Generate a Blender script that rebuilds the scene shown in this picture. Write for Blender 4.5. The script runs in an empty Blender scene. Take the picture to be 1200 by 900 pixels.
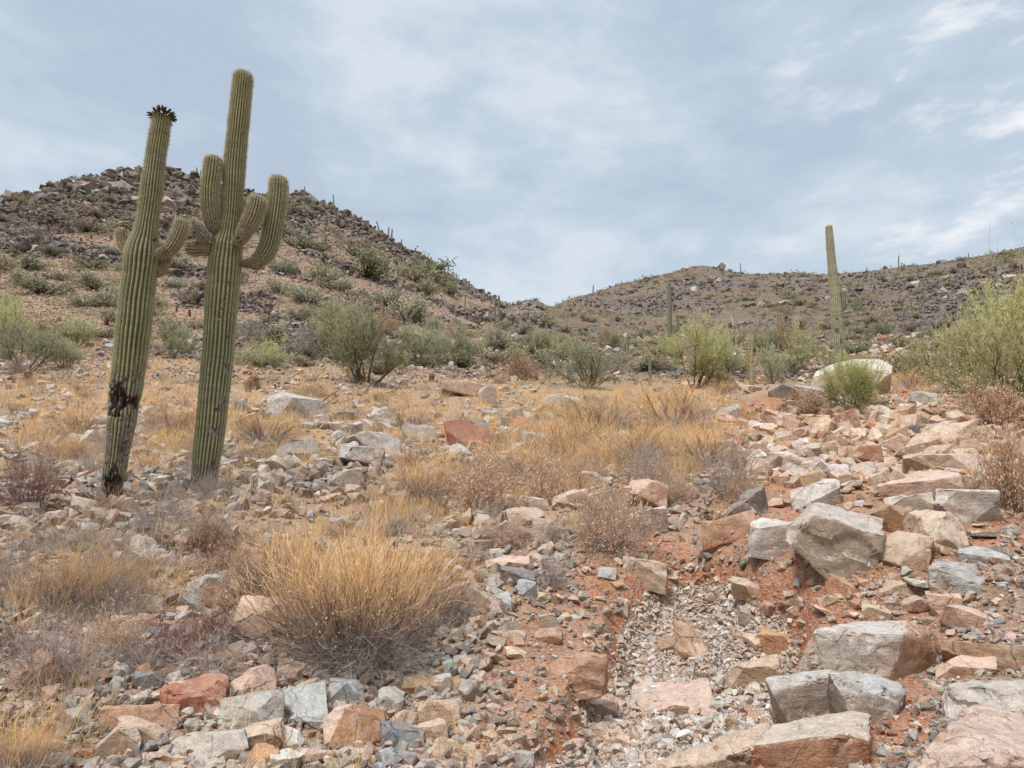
import bpy, bmesh, math, random
import numpy as np
from mathutils import Vector, Matrix

R = math.radians
COL = bpy.context.scene.collection
rnd = random.Random(7)
rng = np.random.default_rng(7)

# ------------------------------------------------------------------ camera model
F = 867.0
PITCH = R(10.5)
CP, SP = math.cos(PITCH), math.sin(PITCH)
CAMZ = 1.55

def ray(px, py):
    x = (np.asarray(px, float) - 600) / F
    y = (450 - np.asarray(py, float)) / F
    return x, CP - y * SP, SP + y * CP

def project(x, y, z):
    z = z - CAMZ
    d = y * CP + z * SP
    v = -y * SP + z * CP
    d = np.maximum(d, 0.05)
    return 600 + F * x / d, 450 - F * v / d, d

# ------------------------------------------------------------------ noise
def _h(ix, iy, iz, seed):
    n = (ix.astype(np.int64) * 374761393 + iy.astype(np.int64) * 668265263 + iz.astype(np.int64) * 2147483647 + seed * 1274126177) & 0xffffffff
    n = ((n ^ (n >> 13)) * 1274126177) & 0xffffffff
    n = ((n ^ (n >> 16)) * 2246822519) & 0xffffffff
    n = n ^ (n >> 15)
    return (n & 0xffffff) / float(0xffffff)

def vnoise(x, y, z=None, seed=0):
    x = np.asarray(x, float); y = np.asarray(y, float)
    z = np.zeros_like(x) if z is None else np.asarray(z, float)
    ix, iy, iz = np.floor(x), np.floor(y), np.floor(z)
    fx, fy, fz = x - ix, y - iy, z - iz
    fx, fy, fz = [f * f * f * (f * (f * 6 - 15) + 10) for f in (fx, fy, fz)]
    r = 0
    for a in (0, 1):
        for b in (0, 1):
            for c in (0, 1):
                w = (fx if a else 1 - fx) * (fy if b else 1 - fy) * (fz if c else 1 - fz)
                r = r + w * _h(ix + a, iy + b, iz + c, seed)
    return r * 2 - 1

def fbm(x, y, z=None, octv=4, seed=0, lac=2.07, gain=0.5):
    s, a, t = 0, 1.0, 0
    for i in range(octv):
        s = s + a * vnoise(x, y, z, seed + i * 17)
        t += a
        x = x * lac + 3.1; y = y * lac + 1.7
        if z is not None: z = z * lac + 5.3
        a *= gain
    return s / t

def sstep(x, a, b):
    t = np.clip((x - a) / (b - a), 0, 1)
    return t * t * (3 - 2 * t)

# ------------------------------------------------------------------ terrain
COLS = {
 0:    [(1010,3.4),(900,4.2),(800,5.2),(700,6.9),(640,8.6),(580,11.2),(520,15.5),(460,25),(400,43),(350,62),(300,88),(262,112)],
 300:  [(1010,3.4),(900,4.2),(800,5.2),(700,6.8),(640,8.3),(580,10.6),(520,14.5),(460,23),(420,35),(380,55),(330,85),(275,125)],
 600:  [(1010,3.35),(900,4.1),(850,4.55),(800,5.1),(750,5.8),(700,6.7),(640,8.4),(580,11),(520,15.5),(480,22),(450,32),(425,50),(400,85),(372,150)],
 720:  [(1010,3.3),(900,4.0),(850,4.55),(800,5.25),(750,6.1),(712,6.9),(668,7.4),(600,9.6),(540,13),(490,19),(465,26),(452,36),(430,60),(400,110),(365,195)],
 820:  [(1010,3.3),(900,4.0),(850,4.6),(800,5.25),(740,6.3),(695,7.3),(655,7.8),(620,8.8),(570,11),(520,14.5),(480,20),(462,25),(450,40),(420,75),(380,150),(345,235)],
 900:  [(1010,3.2),(900,3.9),(845,4.6),(800,5.2),(765,5.8),(735,6.3),(672,6.8),(645,7.3),(610,8.8),(560,11.2),(520,14),(480,19),(458,24),(448,45),(420,85),(380,150),(345,230)],
 1000: [(1010,3.0),(900,3.7),(830,4.5),(790,5.1),(752,5.7),(728,6.2),(678,6.7),(645,7.4),(600,9),(560,11),(520,13.8),(480,18.5),(457,23),(446,42),(420,75),(380,130),(345,210)],
 1200: [(1010,2.8),(900,3.4),(830,4.2),(780,5),(740,5.7),(700,6.4),(650,7.5),(600,9),(560,11),(520,14),(480,19),(452,26),(435,42),(410,65),(370,115),(330,185)],
}
RIDGE = [(-260,262),(-60,246),(0,237),(30,232),(55,226),(68,221),(74,210),(92,209),(118,204),(150,197),(172,199),(200,197),(222,205),(240,214),(262,221),(290,224),(330,229),(355,227),(372,232),(395,246),(412,252),(430,262),(470,289),(500,305),(520,318),(560,341),(585,352),(598,357),(606,356),(614,351),(630,351),(640,357),(648,359),(662,352),(700,341),(730,332),(760,325),(790,318),(806,313),(820,311),(842,312),(856,318),(880,320),(900,321),(930,319),(960,321),(990,320),(1020,317),(1060,312),(1090,309),(1130,303),(1160,297),(1200,289),(1260,275),(1400,262)]
CREST = [(-260,118),(0,130),(150,142),(300,165),(450,190),(600,225),(640,240),(720,285),(850,320),(1000,305),(1200,255),(1400,230)]
rx = np.array([r[0] for r in RIDGE], float); ry = np.array([r[1] for r in RIDGE], float)
cx_ = np.array([c[0] for c in CREST], float); cd_ = np.array([c[1] for c in CREST], float)
TP = np.linspace(-300, 1500, 361)
LR = np.linspace(math.log(2.6), math.log(420), 700)
TAB = np.zeros((len(TP), len(LR)))
_ck = sorted(COLS)
_base = {}
for k in _ck:
    ys = [c[0] for c in COLS[k]]; ds = [math.log(c[1]) for c in COLS[k]]
    _base[k] = (ds, ys)
def colprof(k):
    ds, ys = _base[k]
    return np.interp(LR, ds, ys)
_prof = np.array([colprof(k) for k in _ck])
for i, p in enumerate(TP):
    q = min(max(p, _ck[0]), _ck[-1])
    j = max(0, min(len(_ck) - 2, np.searchsorted(_ck, q, side='right') - 1))
    t = (q - _ck[j]) / (_ck[j + 1] - _ck[j]); t = t * t * (3 - 2 * t) * 0.5 + t * 0.5
    prof = _prof[j] * (1 - t) + _prof[j + 1] * t
    dl = (1 - t) * _base[_ck[j]][0][-1] + t * _base[_ck[j + 1]][0][-1]
    yl = (1 - t) * _base[_ck[j]][1][-1] + t * _base[_ck[j + 1]][1][-1]
    yr = np.interp(p, rx, ry); dc = math.log(np.interp(p, cx_, cd_))
    s = np.clip((LR - dl) / (dc - dl), 0, 1)
    prof = np.where(LR > dl, yl + (yr - yl) * s, np.minimum(prof, 1100))
    TAB[i] = prof
# smooth across columns a little except at the ridge
def smooth_r(T, n):
    k = np.ones(n) / n
    P = np.pad(T, ((0, 0), (n // 2, n // 2)), mode='edge')
    return np.apply_along_axis(lambda v: np.convolve(v, k, mode='valid'), 1, P)
TABs = smooth_r(TAB, 9)
w_ = sstep(LR, math.log(60), math.log(90))[None, :]
TAB = TABs * (1 - w_) + TAB * w_
def tab(px, lr):
    fi = np.clip((px - TP[0]) / (TP[1] - TP[0]), 0, len(TP) - 1.001)
    fj = np.clip((lr - LR[0]) / (LR[1] - LR[0]), 0, len(LR) - 1.001)
    i = fi.astype(int); j = fj.astype(int); a = fi - i; b = fj - j
    return (TAB[i, j] * (1 - a) * (1 - b) + TAB[i + 1, j] * a * (1 - b) + TAB[i, j + 1] * (1 - a) * b + TAB[i + 1, j + 1] * a * b)

AZ = np.concatenate([np.arange(-180, -50, 4.0), np.arange(-50, 50.01, 0.13), np.arange(54, 180.1, 4.0)])
AZ[-1] = 180.0
RR = np.concatenate([[0.25, 0.6, 1.0, 1.4, 1.8, 2.2], np.exp(np.arange(math.log(2.6), math.log(400), 0.0095)), [440, 500, 600, 800, 1200, 2000, 4000]])
azg, rg = np.meshgrid(np.radians(AZ), RR, indexing='ij')
azc = np.clip(azg, -R(50), R(50))
lr = np.log(np.clip(rg, 2.6, 420))
py = np.full(azg.shape, 500.0)
for _ in range(9):
    yv = (450 - py) / F
    x = np.tan(azc) * (CP - yv * SP)
    px = 600 + F * x
    py = 0.3 * py + 0.7 * tab(px, lr)
yv = (450 - py) / F
x = np.tan(azc) * (CP - yv * SP)
E = (SP + yv * CP) / np.hypot(x, CP - yv * SP)
px = 600 + F * x
DC = np.interp(px, cx_, cd_)
Z = E * rg
j0 = int(np.searchsorted(RR, 3.3))
z0 = Z[:, j0:j0 + 1]; t0 = rg / RR[j0]
Z = np.where(rg < RR[j0], -1.5 * (1 - t0) + z0 * t0, Z)
Z = np.where(rg > DC, np.maximum(E * DC - 0.28 * (rg - DC) - 0.0006 * (rg - DC) ** 2, -30), Z)
wb = sstep(np.abs(azg), R(50), R(110))
Z = Z * (1 - wb) + wb * (-1.6 - np.minimum(rg, 400) * 0.03)
XG, YG = rg * np.sin(azg), rg * np.cos(azg)
PXG, PYG = px, py
def ell0(x, y, cx, cy, ax, ay): return 1 - sstep(np.hypot((x - cx) / ax, (y - cy) / ay), .5, 1.2)
# relief noise
near = fbm(XG * 1.1, YG * 1.1, seed=3, octv=5) * 0.10 * sstep(rg, 1.5, 5) + fbm(XG * 6, YG * 6, seed=9, octv=3) * 0.022
rock_n = fbm(XG / 13, YG / 13, seed=21, octv=4)
rockmask = sstep(rock_n, 0.02, 0.28)
ridge_near = sstep(rg / DC, 0.72, 0.98) * sstep(rg, 60, 90) * (rg < DC * 1.15)
lefthill = sstep(-PXG, -640, -560)
darkR = np.maximum(ell0(PXG, PYG, 1140, 355, 90, 40), ell0(PXG, PYG, 1070, 402, 60, 12)) * (rg > 40)
rockmask = np.clip(rockmask + darkR * .9 + ridge_near * (0.9 * lefthill + 0.15), 0, 1)
crag = np.abs(fbm(XG / 3.2, YG / 3.2, seed=31, octv=5))
far = sstep(rg, 25, 70)
hill = far * (0.28 * fbm(XG / 9, YG / 9, seed=5, octv=4) * 3 + rockmask * (0.5 - crag * 2.0) * 1.5)
hill = hill * (0.35 + 0.65 * lefthill)
def _poly(x, y, P):
    r = np.zeros(x.shape, bool)
    for i in range(len(P)):
        x1, y1 = P[i]; x2, y2 = P[(i + 1) % len(P)]
        r ^= ((y1 > y) != (y2 > y)) & (x < (x2 - x1) * (y - y1) / (y2 - y1 + 1e-9) + x1)
    return r
WASHP = [(800, 655), (860, 664), (912, 690), (938, 730), (915, 775), (895, 830), (905, 880), (850, 990), (575, 990), (640, 880), (680, 820), (690, 775), (715, 735), (760, 690)]
TERRP = [(900, 560), (1180, 560), (1200, 700), (1110, 715), (990, 706), (930, 690), (895, 655), (870, 610)]
def _soft(P, wd):
    a = 0
    offs = [(0, 0), (wd, 0), (-wd, 0), (0, wd * .6), (0, -wd * .6), (wd * .7, wd * .4), (-wd * .7, wd * .4), (wd * .7, -wd * .4), (-wd * .7, -wd * .4)]
    wx = PXG + 16 * vnoise(XG * 1.3, YG * 1.3, seed=55); wy = PYG + 10 * vnoise(XG * 1.6, YG * 1.6, seed=56)
    for ox, oy in offs: a = a + _poly(wx + ox, wy + oy, P)
    return a / len(offs)
WASH = _soft(WASHP, 14) * (np.abs(azg) < R(48)); TERR = _soft(TERRP, 16) * (np.abs(azg) < R(48))
UPG = _soft([(845, 480), (1050, 470), (1110, 500), (1080, 560), (960, 600), (880, 560), (850, 520)], 16) * (np.abs(azg) < R(48))
for _ in range(2):
    for G_ in (WASH, TERR, UPG):
        G_[1:-1, 1:-1] = (G_[1:-1, 1:-1] * 2 + G_[:-2, 1:-1] + G_[2:, 1:-1] + G_[1:-1, :-2] + G_[1:-1, 2:]) / 6
Z = Z - 0.38 * WASH + 0.12 * TERR * (1 - WASH) - 0.30 * UPG
Z = Z + (near + hill) * (1 - 0.5 * wb)
EG = Z / rg
CUM = np.maximum.accumulate(EG, axis=1)
ZG = Z + CAMZ
AZr = np.radians(AZ)

def gidx(az, r):
    fi = np.interp(az, AZr, np.arange(len(AZ))); fj = np.interp(r, RR, np.arange(len(RR)))
    i = np.minimum(fi.astype(int), len(AZ) - 2); j = np.minimum(fj.astype(int), len(RR) - 2)
    return i, j, fi - i, fj - j

def gsamp(G, x, y):
    x = np.atleast_1d(np.asarray(x, float)); y = np.atleast_1d(np.asarray(y, float))
    i, j, a, b = gidx(np.arctan2(x, y), np.hypot(x, y))
    return G[i, j] * (1 - a) * (1 - b) + G[i + 1, j] * a * (1 - b) + G[i, j + 1] * (1 - a) * b + G[i + 1, j + 1] * a * b

def H(x, y):
    return gsamp(ZG, x, y)
def H1(x, y):
    return float(H(x, y)[0])

def ground(px, py):
    """pixel -> point of the terrain it shows (arrays)"""
    px = np.atleast_1d(np.asarray(px, float)); py = np.atleast_1d(np.asarray(py, float))
    dx, dy, dz = ray(px, py)
    az = np.arctan2(dx, dy); e = dz / np.hypot(dx, dy)
    out = np.zeros((len(px), 3))
    for s in range(0, len(px), 4000):
        a = az[s:s + 4000]; ee = e[s:s + 4000]
        i = np.clip(np.round(np.interp(a, AZr, np.arange(len(AZ)))).astype(int), 0, len(AZ) - 1)
        C = CUM[i]
        hit = C >= ee[:, None]
        hit[:, -1] = True
        j = np.maximum(np.argmax(hit, axis=1), 1)
        e0 = C[np.arange(len(i)), j - 1]; e1 = C[np.arange(len(i)), j]
        t = np.clip((ee - e0) / np.maximum(e1 - e0, 1e-9), 0, 1)
        r = RR[j - 1] * (1 - t) + RR[j] * t
        xx, yy = r * np.sin(a), r * np.cos(a)
        out[s:s + 4000, 0] = xx; out[s:s + 4000, 1] = yy; out[s:s + 4000, 2] = H(xx, yy)
    return out

def at_depth(px, py, D):
    """point seen at a pixel at camera depth D"""
    dx, dy, dz = ray(px, py)
    return np.stack([dx * D, dy * D, CAMZ + dz * D], -1)

# ------------------------------------------------------------------ materials
def new_mat(name):
    m = bpy.data.materials.new(name); m.use_nodes = True
    nt = m.node_tree; nt.nodes.clear()
    return m, nt

class NB:
    def __init__(s, nt): s.nt = nt
    def n(s, t, **kw):
        nd = s.nt.nodes.new(t)
        for k, v in kw.items():
            if k.startswith('i_'):
                nm = k[2:]
                nm = int(nm) if nm.isdigit() else nm.replace('_', ' ')
                if isinstance(v, bpy.types.NodeSocket): s.nt.links.new(v, nd.inputs[nm])
                else: nd.inputs[nm].default_value = v
            else: setattr(nd, k, v)
        return nd
    def link(s, a, b): s.nt.links.new(a, b)
    def noise(s, vec, scale, detail=4, rough=0.55, dist=0.0):
        nd = s.n('ShaderNodeTexNoise', i_Scale=scale, i_Detail=detail, i_Roughness=rough, i_Distortion=dist)
        s.link(vec, nd.inputs['Vector']); return nd.outputs['Fac']
    def math(s, op, a, b=0.0, c=0.0, clamp=False):
        nd = s.n('ShaderNodeMath', operation=op, use_clamp=clamp)
        for i, v in enumerate((a, b, c)):
            if isinstance(v, bpy.types.NodeSocket): s.link(v, nd.inputs[i])
            else: nd.inputs[i].default_value = v
        return nd.outputs[0]
    def ramp(s, fac, stops):
        nd = s.n('ShaderNodeValToRGB'); cr = nd.color_ramp
        cr.elements[0].position = stops[0][0]; cr.elements[0].color = (*stops[0][1], 1)
        cr.elements[1].position = stops[-1][0]; cr.elements[1].color = (*stops[-1][1], 1)
        for p, c in stops[1:-1]:
            e = cr.elements.new(p); e.color = (*c, 1)
        s.link(fac, nd.inputs['Fac']); return nd.outputs['Color']
    def mix(s, fac, a, b, mode='MIX'):
        nd = s.n('ShaderNodeMix', data_type='RGBA', blend_type=mode)
        for i, v in ((0, fac), (6, a), (7, b)):
            if isinstance(v, bpy.types.NodeSocket): s.link(v, nd.inputs[i])
            elif isinstance(v, tuple): nd.inputs[i].default_value = (*v, 1)
            else: nd.inputs[i].default_value = v
        return nd.outputs[2]
    def mapr(s, v, a, b, c=0.0, d=1.0):
        nd = s.n('ShaderNodeMapRange', clamp=True); s.link(v, nd.inputs[0])
        for i, q in enumerate((a, b, c, d)): nd.inputs[i + 1].default_value = q
        return nd.outputs[0]

def principled(nb, col, rough=0.9, normal=None, spec=0.2):
    p = nb.n('ShaderNodeBsdfPrincipled')
    nb.link(col, p.inputs['Base Color']) if isinstance(col, bpy.types.NodeSocket) else setattr(p.inputs['Base Color'], 'default_value', (*col, 1))
    p.inputs['Roughness'].default_value = rough
    p.inputs['Specular IOR Level'].default_value = spec
    if normal is not None: nb.link(normal, p.inputs['Normal'])
    o = nb.n('ShaderNodeOutputMaterial'); nb.link(p.outputs[0], o.inputs[0])
    return p

def rock_material(name, stuff):
    m, nt = new_mat(name); nb = NB(nt)
    geo = nb.n('ShaderNodeNewGeometry')
    pos = geo.outputs['Position']
    if stuff:
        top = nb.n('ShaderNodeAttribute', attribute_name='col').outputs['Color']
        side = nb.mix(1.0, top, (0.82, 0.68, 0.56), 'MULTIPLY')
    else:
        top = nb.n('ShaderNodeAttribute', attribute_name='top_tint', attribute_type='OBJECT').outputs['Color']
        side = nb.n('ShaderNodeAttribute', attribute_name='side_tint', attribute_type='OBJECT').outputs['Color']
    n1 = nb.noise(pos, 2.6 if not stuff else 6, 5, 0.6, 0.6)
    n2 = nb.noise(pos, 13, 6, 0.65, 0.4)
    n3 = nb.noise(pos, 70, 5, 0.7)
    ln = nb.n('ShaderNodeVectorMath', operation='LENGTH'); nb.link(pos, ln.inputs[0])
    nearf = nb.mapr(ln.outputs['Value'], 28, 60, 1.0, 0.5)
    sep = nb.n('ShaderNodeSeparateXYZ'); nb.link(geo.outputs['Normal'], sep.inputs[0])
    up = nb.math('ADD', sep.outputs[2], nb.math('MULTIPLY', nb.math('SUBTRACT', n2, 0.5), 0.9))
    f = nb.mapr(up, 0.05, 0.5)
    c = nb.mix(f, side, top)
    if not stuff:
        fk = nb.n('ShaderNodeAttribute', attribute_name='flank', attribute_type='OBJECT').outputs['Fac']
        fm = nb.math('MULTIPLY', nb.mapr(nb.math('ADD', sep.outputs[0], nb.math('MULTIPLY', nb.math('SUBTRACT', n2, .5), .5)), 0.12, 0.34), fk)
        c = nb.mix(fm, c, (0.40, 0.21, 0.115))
    # rusty stain patches
    st = nb.mapr(n1, 0.56, 0.68, 0.0, 0.6 if not stuff else 0.35)
    st = nb.math('MULTIPLY', st, nearf)
    c = nb.mix(st, c, (0.42, 0.215, 0.125))
    # grey lichen / weathered patches
    st2 = nb.mapr(nb.noise(pos, 5.5, 6, 0.7, 1.2), 0.57, 0.66, 0.0, 0.35)
    c = nb.mix(st2, c, (0.40, 0.41, 0.40))
    dust = nb.mapr(nb.noise(pos, 1.1, 5, 0.65, .5), 0.42, 0.62, 0.08, 0.5)
    dust = nb.math('MULTIPLY', dust, nearf)
    c = nb.mix(dust, c, (0.53, 0.40, 0.30))
    # strata lines
    mp = nb.n('ShaderNodeMapping'); nb.link(pos, mp.inputs[0]); mp.inputs['Rotation'].default_value = (0.35, 0.2, 0); mp.inputs['Scale'].default_value = (2, 2, 13)
    ns = nb.noise(mp.outputs[0], 1.5, 5, 0.7, 1.1)
    c = nb.mix(nb.mapr(ns, 0.35, 0.65, 0.22, 0.0), c, (0.55, 0.52, 0.5), 'MULTIPLY')
    # mottling
    c = nb.mix(1.0, c, nb.ramp(n3, [(0.25, (0.62, 0.6, 0.58)), (0.5, (1, 1, 1)), (0.78, (1.25, 1.22, 1.18))]), 'MULTIPLY')
    c = nb.mix(1.0, c, nb.ramp(n2, [(0.3, (0.74, 0.72, 0.72)), (0.6, (1.12, 1.1, 1.08))]), 'MULTIPLY')
    n6 = nb.noise(pos, 230, 3, 0.7)
    c = nb.mix(1.0, c, nb.ramp(n6, [(0.35, (0.74, 0.73, 0.72)), (0.5, (1, 1, 1)), (0.68, (1.2, 1.2, 1.18))]), 'MULTIPLY')
    # cracks
    wv = nb.n('ShaderNodeMix', data_type='VECTOR'); wv.inputs[0].default_value = 0.16
    nz = nb.n('ShaderNodeTexNoise', i_Scale=4.0, i_Detail=4); nb.link(pos, nz.inputs[0])
    nb.link(pos, wv.inputs[4]); nb.link(nz.outputs['Color'], wv.inputs[5])
    vo = nb.n('ShaderNodeTexVoronoi', feature='DISTANCE_TO_EDGE', i_Scale=4.2); nb.link(wv.outputs[1], vo.inputs['Vector'])
    ck = nb.mapr(vo.outputs['Distance'], 0.0, 0.016, 1.0, 0.0)
    ck = nb.math('MULTIPLY', ck, nb.mapr(n1, 0.42, 0.6))
    c = nb.mix(nb.math('MULTIPLY', ck, 0.5), c, (0.09, 0.07, 0.055))
    hgt = nb.math('ADD', nb.math('MULTIPLY', n2, 1.0), nb.math('ADD', nb.math('MULTIPLY', n3, 0.28), nb.math('ADD', nb.math('MULTIPLY', ns, 0.5), nb.math('MULTIPLY', ck, -0.5))))
    bp = nb.n('ShaderNodeBump', i_Strength=0.75, i_Distance=0.028); nb.link(hgt, bp.inputs['Height'])
    principled(nb, c, 0.88, bp.outputs[0], 0.25)
    return m

def ground_material():
    m, nt = new_mat('desert_soil'); nb = NB(nt)
    geo = nb.n('ShaderNodeNewGeometry'); pos = geo.outputs['Position']
    base = nb.n('ShaderNodeAttribute', attribute_name='col').outputs['Color']
    fr = nb.n('ShaderNodeAttribute', attribute_name='far').outputs['Fac']
    n1 = nb.noise(pos, 1.3, 8, 0.65, 0.3)
    n2 = nb.noise(pos, 14, 6, 0.7)
    vo = nb.n('ShaderNodeTexVoronoi', i_Scale=42.0); nb.link(pos, vo.inputs['Vector'])
    vo2 = nb.n('ShaderNodeTexVoronoi', i_Scale=17.0, i_Randomness=1.0); nb.link(pos, vo2.inputs['Vector'])
    n4 = nb.noise(pos, 95, 4, 0.7)
    c = nb.mix(1.0, base, nb.ramp(n1, [(0.3, (0.72, 0.68, 0.64)), (0.5, (1, 1, 1)), (0.72, (1.22, 1.2, 1.18))]), 'MULTIPLY')
    c = nb.mix(1.0, c, nb.ramp(n2, [(0.3, (0.66, 0.62, 0.6)), (0.62, (1.18, 1.16, 1.14))]), 'MULTIPLY')
    # small gravel grains of mixed colour
    g = nb.mapr(vo.outputs['Distance'], 0.05, 0.5, 1.25, 0.72)
    cc = nb.n('ShaderNodeSeparateColor'); nb.link(vo.outputs['Color'], cc.inputs[0])
    grain = nb.mix(nb.mapr(cc.outputs[0], 0.55, 0.75, 0.0, 0.55), c, (0.46, 0.41, 0.37))
    gm = nb.n('ShaderNodeMix', data_type='RGBA', blend_type='MULTIPLY'); gm.inputs[0].default_value = 0.7
    nb.link(grain, gm.inputs[6]); nb.link(g, gm.inputs[7])
    nearc = gm.outputs[2]
    nearc = nb.mix(nb.mapr(n4, 0.55, 0.75, 0, 0.4), nearc, (0.13, 0.08, 0.05))
    # far slopes: soil, pale outcrops, straw
    nf = nb.noise(pos, 0.35, 9, 0.75, 0.2); nf2 = nb.noise(pos, 0.9, 9, 0.8)
    farc = nb.mix(nb.mapr(nf2, 0.49, 0.58, 0, 0.6), base, (0.17, 0.13, 0.115))
    farc = nb.mix(nb.mapr(nf, 0.56, 0.63, 0, 0.6), farc, (0.47, 0.29, 0.15))
    farc = nb.mix(nb.mapr(nb.noise(pos, 2.2, 6, 0.8), 0.55, 0.63, 0, 0.7), farc, (0.46, 0.38, 0.35))
    farc = nb.mix(nb.mapr(nb.noise(pos, 1.7, 7, 0.8), 0.36, 0.47, 0.75, 0), farc, (0.09, 0.075, 0.07))
    c = nb.mix(fr, nearc, farc)
    hgt = nb.math('ADD', nb.math('MULTIPLY', n2, 0.8), nb.math('ADD', nb.math('MULTIPLY', vo.outputs['Distance'], -0.45), nb.math('MULTIPLY', n4, 0.25)))
    bp = nb.n('ShaderNodeBump', i_Strength=0.8, i_Distance=0.04); nb.link(hgt, bp.inputs['Height'])
    principled(nb, c, 0.95, bp.outputs[0], 0.1)
    return m

def veg_material(name, trans=0.25, rough=0.8):
    m, nt = new_mat(name); nb = NB(nt)
    a = nb.n('ShaderNodeAttribute', attribute_name='col').outputs['Color']
    oi = nb.n('ShaderNodeObjectInfo')
    geo = nb.n('ShaderNodeNewGeometry')
    v = nb.mapr(oi.outputs['Random'], 0, 1, 0.8, 1.18)
    n = nb.mapr(nb.noise(geo.outputs['Position'], 7, 3), 0.3, 0.7, 0.78, 1.2)
    c = nb.mix(1.0, a, nb.n('ShaderNodeCombineColor', i_0=v, i_1=v, i_2=v).outputs[0], 'MULTIPLY')
    c = nb.mix(1.0, c, nb.n('ShaderNodeCombineColor', i_0=n, i_1=n, i_2=n).outputs[0], 'MULTIPLY')
    d = nb.n('ShaderNodeBsdfDiffuse'); t = nb.n('ShaderNodeBsdfTranslucent')
    nb.link(c, d.inputs[0]); nb.link(c, t.inputs[0])
    mx = nb.n('ShaderNodeMixShader'); mx.inputs[0].default_value = trans
    nb.link(d.outputs[0], mx.inputs[1]); nb.link(t.outputs[0], mx.inputs[2])
    o = nb.n('ShaderNodeOutputMaterial'); nb.link(mx.outputs[0], o.inputs[0])
    return m

def cactus_material(name, crest, flank, groove):
    m, nt = new_mat(name); nb = NB(nt)
    rib = nb.n('ShaderNodeAttribute', attribute_name='rib').outputs['Fac']
    scar = nb.n('ShaderNodeAttribute', attribute_name='scar').outputs['Fac']
    geo = nb.n('ShaderNodeNewGeometry'); pos = geo.outputs['Position']
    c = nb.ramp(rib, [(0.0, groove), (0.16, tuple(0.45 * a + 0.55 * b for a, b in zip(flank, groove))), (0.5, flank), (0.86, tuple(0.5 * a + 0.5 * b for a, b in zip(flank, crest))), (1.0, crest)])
    n1 = nb.noise(pos, 5, 5, 0.6); n2 = nb.noise(pos, 60, 4, 0.7)
    mp = nb.n('ShaderNodeMapping'); nb.link(pos, mp.inputs[0]); mp.inputs['Scale'].default_value = (1, 1, 9)
    n3 = nb.noise(mp.outputs[0], 2.2, 4, 0.6)
    c = nb.mix(1.0, c, nb.ramp(n1, [(0.3, (0.8, 0.82, 0.75)), (0.7, (1.15, 1.12, 1.1))]), 'MULTIPLY')
    c = nb.mix(1.0, c, nb.ramp(n3, [(0.3, (0.84, 0.84, 0.84)), (0.7, (1.12, 1.12, 1.1))]), 'MULTIPLY')
    c = nb.mix(1.0, c, nb.ramp(n2, [(0.3, (0.8, 0.8, 0.8)), (0.7, (1.15, 1.15, 1.15))]), 'MULTIPLY')
    sc = nb.math('ADD', scar, nb.math('MULTIPLY', nb.math('SUBTRACT', n2, 0.5), 0.5))
    mpk = nb.n('ShaderNodeMapping'); nb.link(pos, mpk.inputs[0]); mpk.inputs['Scale'].default_value = (1, 1, .14)
    n5 = nb.noise(mpk.outputs[0], 75, 5, 0.7)
    corky = nb.ramp(n5, [(0.36, (0.06, 0.045, 0.032)), (0.47, (0.22, 0.17, 0.125)), (0.56, (0.36, 0.30, 0.24)), (0.68, (0.48, 0.42, 0.34))])
    c = nb.mix(nb.mapr(sc, 0.18, 0.5), c, corky)
    c = nb.mix(nb.mapr(sc, 0.7, 0.95), c, (0.035, 0.024, 0.017))
    bp = nb.n('ShaderNodeBump', i_Strength=0.5, i_Distance=0.01); nb.link(n2, bp.inputs['Height'])
    principled(nb, c, 0.7, bp.outputs[0], 0.25)
    return m

M_ROCK = rock_material('weathered_rock', False)
M_STONE = rock_material('loose_stone', True)
M_SOIL = ground_material()
M_VEG = veg_material('dry_plant')
M_LEAF = veg_material('fine_foliage', 0.35)
M_WOOD = veg_material('dead_wood', 0.0)
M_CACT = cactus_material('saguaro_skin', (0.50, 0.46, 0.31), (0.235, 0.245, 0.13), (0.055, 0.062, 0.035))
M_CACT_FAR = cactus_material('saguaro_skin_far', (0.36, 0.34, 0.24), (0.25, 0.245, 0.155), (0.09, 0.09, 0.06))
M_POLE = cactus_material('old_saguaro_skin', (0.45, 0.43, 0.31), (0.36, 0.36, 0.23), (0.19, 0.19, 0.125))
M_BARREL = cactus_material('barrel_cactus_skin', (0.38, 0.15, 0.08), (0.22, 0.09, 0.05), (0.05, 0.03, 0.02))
M_SPINE = veg_material('cactus_spines', 0.15)

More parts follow.
